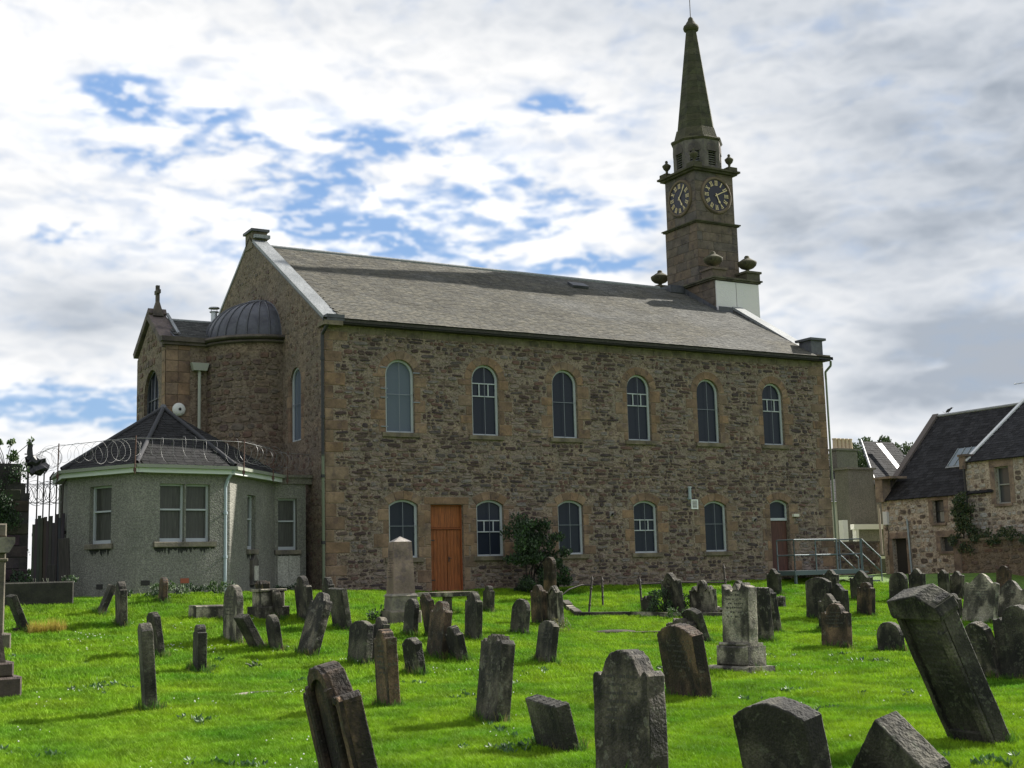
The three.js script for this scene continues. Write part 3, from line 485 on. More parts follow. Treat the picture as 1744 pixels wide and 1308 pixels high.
// ---------- clock tower ----------
const font = await new FontLoader().loadAsync('fonts/droid/droid_serif_bold.typeface.json');
const tower = thing('clock_tower', 'square stone clock tower with urns and mossy octagonal spire behind the roof', 'tower', [20.6, 0, -7.0]);
{
  const ash = [[0.226, 0.174, 0.133], [0.206, 0.163, 0.133], [0.240, 0.184, 0.141], [0.194, 0.160, 0.137], [0.217, 0.171, 0.130], [0.171, 0.146, 0.133], [0.249, 0.181, 0.130]].map((c) => stoneMat(c));
  const mossy = stoneMat([.115, .105, .058]), cornMat = stoneMat([.155, .145, .095]), core = stoneMat([.13, .115, .09]);
  // block-built faces round a core; half width a (x), b (z)
  function stage(name, a, b, y0, y1, mats, cx = 0, cz = 0, course = .3) {
    const s = mesh(name, span(cx - a + .02, cx + a - .02, y0, y1, cz - b + .02, cz + b - .02), core, tower);
    const n = Math.max(1, Math.round((y1 - y0) / course)), ch = (y1 - y0) / n;
    for (let i = 0; i < n; i++) for (const [ry, half, off] of [[0, a, b], [-Math.PI / 2, b, a], [Math.PI / 2, b, a], [Math.PI, a, b]]) {
      let u = -half, first = true;
      while (u < half - .02) {
        let w = R(.55, 1.2); if (first && i % 2) w *= .5; first = false; if (half - u - w < .25) w = half - u;
        const m = mesh('ashlar_block', boxUV(plate(w - .008, ch - .008, .05, .008), R(0, 5), R(0, 5)), pick(mats), s), c = u + w / 2; u += w;
        const y = y0 + (i + .5) * ch;
        if (ry === 0) m.position.set(cx + c, y, cz + off); else if (ry === Math.PI) m.position.set(cx + c, y, cz - off); else if (ry < 0) m.position.set(cx - off, y, cz + c); else m.position.set(cx + off, y, cz + c);
        m.rotation.y = ry;
      }
    }
    return s;
  }
  function ledge(y0, a, b, h, out, m, cx = 0, cz = 0) { return mesh('string_course', [span(cx - a - out * .6, cx + a + out * .6, y0, y0 + h * .5, cz - b - out * .6, cz + b + out * .6), span(cx - a - out, cx + a + out, y0 + h * .5, y0 + h, cz - b - out, cz + b + out)], m, tower); }
  // base block astride the gable, its front harled white
  const bx = -.17, bz = .05;
  stage('base', 1.18, 2.32, 8.6, 12.42, ash, bx, bz, .34);
  const wf = grp('white_panel', tower); mesh('harled_sheet', box(1.06, 2.9, .05, bx - .63 + .03, 10.93, bz + 2.345), M.whiteHarl, wf); mesh('harled_sheet', box(1.22, 2.9, .05, bx + .545 + .03, 10.93, bz + 2.345), M.whiteHarl, wf);
  ledge(12.42, 1.18, 2.32, .13, .16, cornMat, bx, bz);
  mesh('back_lead', [span(-2.2, -1.38, 12.2, 12.52, -.35, .5)], M.leadDark, tower);
  mesh('flashing', tri([[-1.42, 11.2, 2.55], [-1.42, 12.65, .1], [-1.42, 12.35, .1], [-1.42, 10.85, 2.55], [-1.36, 10.9, 2.6], [-1.36, 11.25, 2.6], [-.6, 11.25, 2.6], [-.6, 10.9, 2.6]], [[0, 1, 2, 3], [4, 5, 6, 7]]), M.leadDark, tower);
  // pedestals with broad urns
  const bowl = [[0, 0], [.17, 0], [.17, .06], [.08, .10], [.09, .16], [.3, .24], [.42, .36], [.46, .46], [.46, .53], [.42, .56], [.35, .60], [.2, .70], [.12, .74], [.13, .80], [.08, .86], [0, .88]];
  for (const [x, z] of [[-1.0, 1.95], [.86, 1.95], [-1.0, -1.8], [.86, -1.8]]) {
    const p = mesh('pedestal', [span(x - .36, x + .36, 12.55, 12.9, z - .36, z + .36), span(x - .42, x + .42, 12.9, 12.99, z - .42, z + .42)], z > 0 && x < 0 ? ash[2] : cornMat, tower);
    mesh('urn', boxUV(lathe(bowl.map(([a, b]) => [a * .9, b * .88]), 24)), mossy, p).position.set(x, 12.99, z);
  }
  stage('lower_stage', 1.12, 1.12, 12.55, 15.24, ash, 0, 0, .38);
  ledge(15.24, 1.12, 1.12, .10, .12, mossy);
  stage('clock_stage', 1.06, 1.06, 15.34, 17.58, ash, 0, 0, .45);
  ledge(17.58, 1.06, 1.06, .17, .25, mossy);
  // clocks
  const dialMat = mat([.010, .010, .022], { roughness: .5 }), gilt = mat([.72, .58, .34], { roughness: .55 }), ringMat = stoneMat([.25, .185, .125]);
  function clock(pos, ry, hour, minute) {
    const c = grp('clock', tower, pos, ry);
    mesh('surround', lathe([[.70, -.02], [.70, .05], [.73, .08], [.80, .07], [.84, .03], [.84, -.02]], 48).rotateX(Math.PI / 2), ringMat, c);
    mesh('dial', new THREE.CylinderGeometry(.71, .71, .03, 48).rotateX(Math.PI / 2), dialMat, c).position.z = .015;
    ['XII', 'I', 'II', 'III', 'IV', 'V', 'VI', 'VII', 'VIII', 'IX', 'X', 'XI'].forEach((n, i) => {
      const g = new TextGeometry(n, { font, size: .15, depth: .015, curveSegments: 3 }); g.computeBoundingBox(); const b = g.boundingBox, sx = Math.min(1,   .165 / (b.max.x - b.min.x)); g.translate(-(b.max.x + b.min.x) / 2, -(b.max.y + b.min.y) / 2, 0); g.scale(sx, 1.4, 1);
      const m = mesh('numeral', g, gilt, c), t = i / 12 * 2 * Math.PI; m.position.set(Math.sin(t) * .545, Math.cos(t) * .545, .032); m.rotation.z = -t;
    });
    const hand = (len, wd, t, z, spade) => { const pts = spade ? [[-wd, -.08], [wd, -.08], [wd * .8, len * .62], [wd * 2.1, len * .74], [0, len], [-wd * 2.1, len * .74], [-wd * .8, len * .62]] : [[-wd, -.1], [wd, -.1], [wd * .6, len], [-wd * .6, len]]; const m = mesh('hand', prism(pts, .012), gilt, c); m.rotation.z = -t; m.position.z = z; };
    hand(.42, .026, (hour / 12 + minute / 720) * 2 * Math.PI, .052, true); hand(.63, .022, minute / 60 * 2 * Math.PI, .068, false);
    mesh('hand_boss', new THREE.CylinderGeometry(.035, .035, .03, 12).rotateX(Math.PI / 2).translate(0, 0, .07), gilt, c);
  }
  clock([.07, 16.58, 1.062], 0, 5, 10.5); clock([-1.062, 16.58, 0], -Math.PI / 2, 5, 6.5);
  clock([0, 16.58, -1.062], Math.PI, 5, 10); clock([1.062, 16.58, 0], Math.PI / 2, 5, 10);
  // upper urns
  const urn = [[0, 0], [.13, 0], [.13, .05], [.06, .09], [.07, .2], [.17, .3], [.22, .42], [.22, .47], [.15, .52], [.1, .56], [.06, .6], [.08, .66], [.05, .72], [0, .74]];
  for (const x of [-1, 1]) for (const z of [-1, 1]) { const p = mesh('pedestal', [span(x * .98 - .24, x * .98 + .24, 17.77, 17.94, z * .98 - .24, z * .98 + .24)], mossy, tower); mesh('urn', boxUV(lathe(urn.map(([a, b]) => [a * .88, b * .9]), 20)), mossy, p).position.set(x * .98, 17.94, z * .98); }
  // belfry octagon with arched louvred openings
  const ap = 1.02, side = 2 * ap * Math.tan(Math.PI / 8), y0 = 17.77, hb = 1.36;
  const belfry = grp('belfry', tower);
  for (let k = 0; k < 8; k++) {
    const g = grp('belfry_face', belfry, [0, 0, 0], k * Math.PI / 4 + Math.PI / 4 * 0);
    const s = new THREE.Shape([[-side / 2, 0], [side / 2, 0], [side / 2, hb], [-side / 2, hb]].map((p) => new THREE.Vector2(...p))); s.holes.push(archPath(.40, 1.02, 'round', 0, .16, THREE.Path));
    mesh('belfry_wall', extr(s, .2, ap - .2).translate(0, y0, 0), stoneMat(k % 2 ? [.23, .205, .18] : [.205, .182, .158]), g);
    for (let i = 0; i < 7; i++) mesh('louvre', box(.40, .02, .15).rotateX(.6).translate(0, y0 + .22 + i * .105, ap - .12), k % 2 ? mat([.2, .2, .2]) : mat([.17, .165, .15]), g);
    mesh('arch_mould', extr(ringShape(archPath(.52, .42, 'round', 0, .84), archPath(.40, .40, 'round', 0, .80, THREE.Path)), .03, ap - .001).translate(0, y0, 0), ash[5], g);
  }
  mesh('belfry_floor', boxUV(new THREE.CylinderGeometry(.7, .7, .1, 8).rotateY(Math.PI / 8).translate(0, y0 + .06, 0)), M.dark, belfry);
  const oct = (r0, r1, ya, yb) => boxUV(flat(new THREE.CylinderGeometry(r1, r0, yb - ya, 8)).rotateY(Math.PI / 8).translate(0, (ya + yb) / 2, 0));
  const k8 = 1 / Math.cos(Math.PI / 8);
  mesh('belfry_cornice', [oct((ap + .02) * k8, (ap + .08) * k8, y0 + hb, y0 + hb + .08), oct((ap + .08) * k8, (ap + .05) * k8, y0 + hb + .08, y0 + hb + .15)], mossy, belfry);
  const spire = grp('spire', tower), ys = y0 + hb + .15, yt = 24.55, rb = ap * k8 * .94, rt = .235, spireMats = [[.084, .086, .040], [.092, .088, .045], [.076, .078, .038], [.096, .092, .053]].map((c) => stoneMat(c));
  mesh('spire_skirt', oct(rb, .83 * k8, ys, ys + .5), mossy, spire);
  const nC = 15; for (let i = 0; i < nC; i++) { const a = i / nC, b = (i + 1) / nC, ra = lerp(.79 * k8, rt, a), rb2 = lerp(.79 * k8, rt, b), ya = lerp(ys + .5, yt, a), yb = lerp(ys + .5, yt, b); mesh('spire_course', [oct(ra - .012, ra, ya, ya + .012), oct(ra, rb2, ya + .012, yb)], spireMats[i % 4], spire); }
  mesh('finial', boxUV(lathe([[.23, 0], [.33, .05], [.36, .16], [.33, .26], [.26, .30], [.2, .42], [.13, .52], [.12, .6], [.06, .68], [0, .7]], 16).translate(0, yt - .05, 0)), mossy, spire);
  mesh('lightning_rod', tube([[0, yt + .6, 0], [0, yt + 2.3, 0]], .018, 6), M.iron, spire);
}

// ---------- harled session house ----------
const annex = thing('session_house', 'low grey harled octagonal annex with sash windows and dark slate roof', 'annex');
{
  const E = [[-1.05, -.75], [-3.4, 1.93], [-6.2, 2.3], [-7.62, -.25], [-7.42, -2.6]], YW = 3.455, apex = [-4.55, 5.62, -1.3];
  const inset = (i, d) => { const p = E[i], q = [-4.6, -2.2], l = Math.hypot(p[0] - q[0], p[1] - q[1]); return [p[0] + (q[0] - p[0]) * d / l, p[1] + (q[1] - p[1]) * d / l]; };
  const Wp = E.map((_, i) => inset(i, .27));
  Wp.unshift([-.2, -1.05]); Wp[1] = [-1.22, -1.0];
  const wins = { 1: [[.57, 1.55, .42]], 2: [[.455, 1.42, 0], [.455, 1.42, 1]] };
  const wallMat = M.harl, sillMat = stoneMat([.33, .29, .22]), reveal = .14;
  function face(p, q, list, name = 'wall') { // list: [centre, width, y0, height]
    const len = Math.hypot(q[0] - p[0], q[1] - p[1]), ry = -Math.atan2(q[1] - p[1], q[0] - p[0]), g = grp(name + '_face', annex, [p[0], 0, p[1]], ry);
    const s = new THREE.Shape([[0, -.6], [len, -.6], [len, YW], [0, YW]].map((a) => new THREE.Vector2(...a)));
    for (const [c, w, y, h] of list) s.holes.push(archPath(w, h, 'flat', c, y, THREE.Path));
    mesh(name, extr(s, .28, -.28), wallMat, g);
    for (const [c, w, y, h, cord] of list) {
      const o = mesh('window', box(w - .02, h - .02, .02, c, y + h / 2, -.2), mat([.105, .105, .09], { map: T.grain, roughness: .45 }), g);
      const f = .055; mesh('sash_frame', [box(f, h, .06, c - w / 2 + f / 2, y + h / 2, -.16), box(f, h, .06, c + w / 2 - f / 2, y + h / 2, -.16), box(w - 2 * f, .05, .06, c, y + h - .025, -.16), box(w - 2 * f, .10, .06, c, y + .05, -.155), box(w - 2 * f, .045, .07, c, y + h * .56, -.15)], M.frameWhite, o);
    }
    return g;
  }
  // faces listed so that their outer side looks outwards: from left to right as seen from outside
  const P = Wp;
  const fl = face(P[4], P[3], [[1.32, .86, 1.62, 1.56]]);
  const ff = face(P[3], P[2], [[.98, .70, 1.62, 1.56], [1.72, .70, 1.62, 1.56]]);
  const fr = face(P[2], P[1], [[1.62, .62, 1.42, 1.56]]);
  const fk = face(P[1], P[0], [[.42, .62, 1.42, 1.56]]);
  face(P[5], P[4], [], 'side_wall');
  mesh('rear_wall', [span(-7.2, -.1, -.6, 3.44, -2.75, -2.5)], wallMat, annex);
  const slab = (g, c, w, y) => { const m = mesh('sill', boxUV(plate(w, .14, .3, .012)), sillMat, g); m.position.set(c, y - .07, .08); };
  slab(fl, 1.32, 1.08, 1.62); slab(ff, 1.35, 1.8, 1.62); slab(fr, 1.62, .8, 1.42); slab(fk, .42, .86, 1.42);
  const drip = mat([.028, .03, .026], { roughness: 1 }); // black algae below the sills
  const stain = (g, c, w, y, n) => { for (let i = 0; i < n; i++) { const a = c - w / 2 + (i + R(.2, .8)) / n * w, h = R(.05, .2), ww = R(.03, .07); mesh('algae_stain', prism([[-ww, 0], [ww, 0], [ww * .5, -h * .7], [0, -h], [-ww * .7, -h * .6]], .003), drip, g).position.set(a, y - .15, .001); } };
  stain(fl, 1.32, .86, 1.62, 12); stain(ff, 1.35, 1.75, 1.62, 24); stain(fr, 1.62, .7, 1.42, 5); stain(fk, .42, .7, 1.42, 5);
  const tab = grp('wall_tablet', fr, [1.72, .6, .0]); mesh('frame', boxUV(prism([[-.24, -.2], [.24, -.2], [.24, .5], [.0, .68], [-.24, .5]], .08, .015)), stoneMat([.16, .145, .12]), tab); mesh('tablet', box(.3, .42, .03, .02, .14, .1), mat([.85, .85, .8], { map: T.harl }), tab);
  const pan = grp('pale_board', fk, [.45, .32, 0]); mesh('board', box(.36, .92, .03, -.19, .46, .02), mat([.74, .74, .70], { map: T.harl }), pan); mesh('board', box(.36, .92, .03, .18, .46, .02), mat([.74, .74, .70], { map: T.harl }), pan);
  for (const [g, x, y, m] of [[ff, .05, .55, M.dark], [fl, 1.15, .48, M.dark], [ff, 1.15, .58, mat([.3, .09, .05])], [fr, 1.45, .4, M.dark]]) mesh('air_brick', box(.24, .13, .02, x + .2, y, .003), m, g);
  // fascia, gutter, roof
  const EY = 3.57, full = [[0, -1.0], ...E];
  const fasc = grp('fascia', annex);
  for (let i = 0; i < E.length - 1; i++) { const [a, b] = [E[i], E[i + 1]], len = Math.hypot(b[0] - a[0], b[1] - a[1]), ry = -Math.atan2(a[1] - b[1], a[0] - b[0]), g = grp('eave', fasc, [b[0], 0, b[1]], ry); mesh('fascia_board', box(len + .01, .13, .03, len / 2, EY - .05, -.03), mat([.58, .62, .60]), g); mesh('gutter', box(len + .04, .09, .1, len / 2, EY + .055, .03), mat([.22, .24, .19], { roughness: .7 }), g); mesh('soffit', box(len, .02, .3, len / 2, EY - .11, -.19), mat([.3, .3, .28]), g); }
  const roofA = grp('roof', annex);
  const back = [-1.05, EY + .09, -3.6];
  const V = E.map((p) => [p[0], EY + .09, p[1]]);
  mesh('roof_deck', tri([...V, apex, back], [[1, 0, 5], [2, 1, 5], [3, 2, 5], [4, 3, 5], [6, 4, 5], [0, 6, 5]]), mat([.03, .03, .032], { map: T.slate, roughness: .9 }), roofA);
  const dk = () => { const f = R(.7, 1.25); return [.040 * f, .041 * f, .046 * f]; };
  for (let i = 0; i < 3; i++) {
    const a = new THREE.Vector3(...V[i + 1]), b = new THREE.Vector3(...V[i]), c = new THREE.Vector3(...apex), u = b.clone().sub(a), U = u.length(); u.normalize();
    const ac = c.clone().sub(a), cu = ac.dot(u), v = ac.clone().addScaledVector(u, -cu), Vl = v.length();
    slating(roofA, a.toArray(), u.toArray(), v.toArray(), U, Vl, { gauge: .17, width: .24, colour: dk, inside: (p, q) => p > cu * q / Vl && p < U - (U - cu) * q / Vl });
  }
  for (const i of [1, 2, 3]) mesh('hip_roll', tube([[V[i][0], V[i][1] + .05, V[i][2]], [apex[0], apex[1] + .05, apex[2]]], .06, 8), mat([.045, .045, .05], { roughness: 1 }), roofA);
  mesh('apex_cap', boxUV(new THREE.CylinderGeometry(.06, .15, .16, 8).translate(apex[0], apex[1] + .06, apex[2])), M.leadDark, roofA);
  mesh('link_parapet', [span(-1.25, -.02, 3.42, 3.62, -1.35, -.98), span(-1.3, -.02, 3.62, 3.7, -1.4, -.92)], M.greyHarl, annex);
  // downpipe on the front corner
  const dp = grp('downpipe', annex); const pc = [P[2][0] - .15, P[2][1] + .08]; mesh('pipe', [tube([[E[1][0] - .05, EY + .02, E[1][1]], [pc[0] + .05, EY - .25, pc[1] + .06], [pc[0], EY - .45, pc[1]], [pc[0], EY - .7, pc[1]]], .045, 8), tube([[pc[0], EY - .7, pc[1]], [pc[0], .0, pc[1]]], .045, 8)], M.pipeGrey, dp); for (const y of [2.4, 1.2, .45]) mesh('pipe_collar', new THREE.CylinderGeometry(.06, .06, .07, 10).translate(pc[0], y, pc[1]), M.pipeGrey, dp);
}
// razor wire along the eaves, on rusty posts
{
  const path = [[-7.75, 4.05, -5.5], [-7.8, 4.05, -.3], [-6.3, 4.05, 2.45], [-3.3, 4.05, 2.2], [-1.0, 4.05, -.6], [-.15, 4.05, -.85]];
  const posts = [[-7.75, -.1], [-6.28, 2.42], [-3.25, 2.18], [-1.75, .35], [-.95, -.62]];
  posts.forEach(([x, z], i) => { const p = tag(mesh('wire_post', [tube([[x, 3.4, z], [x + .02, 4.4, z]], .018, 6), box(.07, .1, .03, x, 3.5, z)], M.rust), ['rusty iron post at the far eaves corner of the harled annex', 'rusty iron wire post above the annex front corner nearest the fence', 'rusty iron wire post above the annex downpipe', 'rusty iron wire post half way along the annex side eave', 'rusty iron wire post over the flat link roof'][i], 'post', 'posts carrying the razor wire'); });
  const curve = new THREE.CurvePath(); for (let i = 0; i < path.length - 1; i++) curve.add(new THREE.LineCurve3(new THREE.Vector3(...path[i]), new THREE.Vector3(...path[i + 1])));
  const len = curve.getLength(), pts = [], turns = len / .3, N = Math.floor(turns * 14), up = new THREE.Vector3(0, 1, 0);
  for (let i = 0; i <= N; i++) { const t = i / N, p = curve.getPointAt(t), d = curve.getTangentAt(t), s = d.clone().cross(up).normalize(), a = t * turns * 2 * Math.PI, r = .27 + .08 * n2(t * 60, 3); p.addScaledVector(s, Math.cos(a) * r).addScaledVector(up, Math.sin(a) * r + .08 * n2(t * 45, 9)); pts.push(p); }
  const g = new THREE.TubeGeometry(new THREE.CatmullRomCurve3(pts), N * 2, .0042, 3);
  const strand = tube(path.map(([x, y, z]) => [x, y + .28, z]), .008, 4, 60);
  tag(mesh('razor_wire', [g, strand], mat([.20, .20, .20], { roughness: .5, metalness: .4 })), 'long coil of razor wire running above the annex eaves', 'razor wire');
}

// ---------- houses beyond the churchyard ----------
const cream = mat([1.0, .96, .90], { map: T.mortar, bumpMap: T.mortarBump, bumpScale: .04 });
const RUBW = [[.58, .53, .46], [.27, .20, .16], [.70, .66, .59], [.66, .62, .55], [.42, .36, .30], [.21, .165, .135], [.80, .77, .71]];
const rubW = RUBW.map((c) => stoneMat(c));
const pinkStone = stoneMat([.40, .30, .23]), darkSlate = () => { const f = R(.6, 1.35); return [.050 * f, .052 * f, .062 * f]; };
function houseWall(parent, u0, u1, h, holes, label) {
  const s = new THREE.Shape([[u0, -.8], [u1, -.8], [u1, h], [u0, h]].map((p) => new THREE.Vector2(...p)));
  for (const o of holes) s.holes.push(archPath(o.w, o.h, 'flat', o.c, o.y, THREE.Path));
  const w = mesh('wall', extr(s, .5, -.5), cream, parent);
  rubble(w, (u, v) => [[u, v, .003], 0], u0 + .05, u1 - .05, -.2, h - .05, (a, b, c, d) => holes.some((o) => a < o.c + o.w / 2 + .28 && b > o.c - o.w / 2 - .28 && c < o.y + o.h + .3 && d > o.y - .2), { h: [.13, .28], w: [.16, .5], gap: [.03, .09], bare: .2, proud: .025, parts: 120, palette: RUBW, mats: rubW, name: 'rubble_stone' });
  for (const o of holes) {
    for (const sx of [-1, 1]) { const m = mesh('jamb_stone', boxUV(plate(.24, o.h - .01, .06, .01), R(0, 4), R(0, 4)), pinkStone, w); m.position.set(o.c + sx * (o.w / 2 + .125), o.y + o.h / 2, .02); }
    const l = mesh('lintel', boxUV(plate(o.w + .52, .28, .06, .01), R(0, 4), R(0, 4)), pinkStone, w); l.position.set(o.c, o.y + o.h + .14, .022);
    if (!o.door) mesh('sill', boxUV(plate(o.w + .2, .12, .16, .01)), pinkStone, w).position.set(o.c, o.y - .06, .06);
    const g = grp(o.door ? 'doorway' : 'window', parent, [o.c, o.y, 0]);
    mesh(o.door ? 'door_leaf' : 'pane', box(o.w - .02, o.h - .02, .03, 0, o.h / 2, -.26), o.door ? M.dark : mat([.07, .075, .08], { roughness: .2 }), g);
    if (!o.door && o.sash) mesh('sash_frame', [box(.05, o.h, .05, -o.w / 2 + .025, o.h / 2, -.2), box(.05, o.h, .05, o.w / 2 - .025, o.h / 2, -.2), box(o.w - .1, .05, .05, 0, o.h * .52, -.19), box(o.w - .1, .06, .05, 0, .03, -.2), box(o.w - .1, .05, .05, 0, o.h - .025, -.2)], o.dark ? M.dark : mat([.30, .31, .29]), g);
    if (o.boards) for (let i = 0; i < 3; i++) mesh('board', box(.12, o.h * .55, .03, -.02 + i * .13, o.h * .29, -.2), mat([.26, .26, .24]), g);
  }
  return w;
}
const houseA = thing('stone_house', 'low whitewashed rubble house with steep dark slate roof and wide glass skylight', 'house', [30.3, 0, -6.8], -Math.PI / 2, 'old stone houses behind the churchyard');
{
  houseWall(houseA, 0, 4.95, 3.38, [{ c: .92, w: .85, y: -.15, h: 1.75, door: true }, { c: 3.33, w: .62, y: 2.2, h: 1.0, sash: true, dark: true, boards: true }, { c: 3.68, w: .7, y: .95, h: .62 }]);
  mesh('end_wall', tri([[-.001, -.8, 0], [-.001, -.8, -8], [-.001, 3.3, -8], [-.001, 7.35, -3.9], [-.001, 3.3, 0], [.4, -.8, 0], [.4, -.8, -8], [.4, 3.3, -8], [.4, 7.35, -3.9], [.4, 3.3, 0]], [[0, 4, 3, 2, 1], [5, 6, 7, 8, 9]]), cream, houseA);
  const rf = grp('roof', houseA), sl = Math.hypot(4.05, 4.0);
  mesh('roof_deck', tri([[0, 3.34, .12], [6.4, 3.34, .12], [6.4, 7.38, -3.9], [0, 7.38, -3.9], [0, 3.3, -8], [6.4, 3.3, -8]], [[0, 1, 2, 3], [3, 2, 5, 4]]), mat([.035, .036, .042], { map: T.slate }), rf);
  slating(rf, [.25, 3.36, .12], [1, 0, 0], [0, 4.04, -4.02], 6.1, 5.68, { gauge: .19, width: .26, colour: darkSlate });
  mesh('ridge_tiles', tube([[.2, 7.45, -3.9], [6.4, 7.45, -3.9]], .08, 8), M.lead, rf);
  const sk = mesh('skew', [box(.34, .14, 5.75).rotateX(Math.atan2(4.05, 4.0)).translate(.1, 5.42 + .06, -1.93)], mat([.105, .088, .08], { roughness: .9 }), houseA);
  mesh('skew_block', [span(-.12, .32, 3.3, 4.35, -.32, .22), span(-.17, .95, 4.35, 4.45, -.75, .26)], pinkStone, houseA);
  const sky1 = grp('skylight', houseA, [3.75, 4.75, -1.28]); sky1.rotation.x = -(Math.PI / 2 - Math.atan2(4.04, 4.02)); sky1.rotation.y = 0;
  mesh('skylight_glass', box(1.55, 1.15, .04, 0, .5, .06), mat([.16, .19, .20], { roughness: .18 }), sky1);
  for (let i = 0; i < 5; i++) mesh('skylight_bar', box(.03, 1.15, .05, -.76 + i * .38, .5, .09), mat([.24, .27, .28], { roughness: .5 }), sky1);
  mesh('skylight_apron', box(1.7, .12, .03, 0, -.12, .06), M.lead, sky1);
  const mb = grp('meter_box', houseA, [.28, 2.55, .03]); mesh('box', boxUV(plate(.26, .6, .16, .01)), mat([.62, .62, .62]), mb).position.z = .12; mesh('cable', tube([[.05, -.3, .05], [.12, -.8, .05], [.0, -1.3, .04], [.02, -1.7, .04]], .018, 5), M.black, mb);
  mesh('downpipe', tube([[-.1, 3.2, .1], [-.08, .9, .1]], .05, 8), mat([.42, .36, .28]), houseA);
  mesh('downpipe', tube([[1.55, 2.45, .08], [1.62, -.2, .08]], .04, 8), M.pipeGrey, houseA);
}
const houseB = thing('stone_house', 'taller cream rubble house with sash window and pale roof flashing', 'house', [30.3, 0, -6.8], -Math.PI / 2, 'old stone houses behind the churchyard');
{
  houseWall(houseB, 4.96, 13, 4.72, [{ c: 6.85, w: .72, y: 2.85, h: 1.55, sash: true }, { c: 8.6, w: .72, y: 2.9, h: 1.55, sash: true }]);
  const rf = grp('roof', houseB);
  mesh('roof_deck', tri([[5.05, 4.7, .14], [13, 4.7, .14], [13, 7.6, -4.1], [5.05, 7.6, -4.1]], [[0, 1, 2, 3]]), mat([.035, .036, .042], { map: T.slate }), rf);
  slating(rf, [5.15, 4.72, .14], [1, 0, 0], [0, 2.9, -4.24], 7.8, 5.1, { gauge: .19, width: .26, colour: darkSlate });
  mesh('flashing', [box(.16, .08, 5.1).rotateX(Math.atan2(2.9, 4.24)).translate(5.1, 6.22, -1.98)], mat([.62, .63, .63], { roughness: .6 }), houseB);
  mesh('skew_block', [span(4.80, 5.12, 4.45, 4.98, -.4, .16), span(4.76, 5.2, 4.98, 5.08, -.9, .2)], stoneMat([.28, .21, .16]), houseB);
  mesh('end_wall', tri([[4.95, 3.0, -.02], [4.95, 3.0, -4.1], [4.95, 7.5, -4.1], [4.95, 4.6, -.02]], [[0, 3, 2, 1]]), cream, houseB);
  mesh('downpipe', [tube([[5.0, 4.6, .12], [5.03, 2.6, .1]], .05, 8)], M.black, houseB);
  const an = tag(thing('television_aerial', 'thin television aerial on the house roof ridge', 'aerial', [33.9, 7.4, -.9]), 'thin television aerial on the house roof ridge', 'aerial');
  mesh('mast', tube([[0, 0, 0], [0, .9, 0]], .02, 6), M.wire, an); mesh('boom', tube([[-.2, .9, -.75], [.2, .95, .9]], .015, 6), M.wire, an); for (let i = 0; i < 5; i++) mesh('rod', tube([[-.25 - .1 + i * .08, .91 + i * .008, -.6 + i * .35], [.1 + i * .08, .91 + i * .008, -.75 + i * .35]], .01, 5), M.wire, an);
}
{ // garden wall running under the houses, with an old lintel
  const w = thing('garden_wall', 'old mottled stone yard wall below the ivy clad houses', 'wall', [29.55, 0, -2.15], -Math.PI / 2);
  const p = mesh('wall', span(0, 12, -.8, 1.35, -.45, 0), M.gableMortar, w);
  rubble(p, (u, v) => [[u, v, .003], 0], .05, 9, -.3, 1.3, () => false, { h: [.13, .28], w: [.18, .5], gap: [.03, .08], bare: .3, proud: .03, parts: 60, palette: RUB2, mats: M.rub2, name: 'rubble_stone' });
  mesh('gate_pier', boxUV(plate(.4, 2.3, .5, .02)), stoneMat([.30, .22, .17]), w).position.set(.25, .3, .06);
  mesh('coping', span(-.05, 12, 1.35, 1.45, -.5, .05), M.sill, w);
}
{ // boundary wall between church and houses
  const w = thing('boundary_wall', 'brown rubble boundary wall between church corner and house door', 'wall', [21.2, 0, -7.1]);
  const p = mesh('wall', span(0, 9.1, -.6, 1.45, -.4, 0), M.gableMortar, w);
  rubble(p, (u, v) => [[u, v, .003], 0], 3.5, 9.0, -.2, 1.4, () => false, { h: [.12, .25], w: [.16, .5], gap: [.03, .08], bare: .25, proud: .03, parts: 80, palette: RUB, mats: M.rub, name: 'rubble_stone' });
  mesh('coping', span(0, 9.1, 1.45, 1.53, -.44, .04), stoneMat([.2, .17, .13]), w);
}
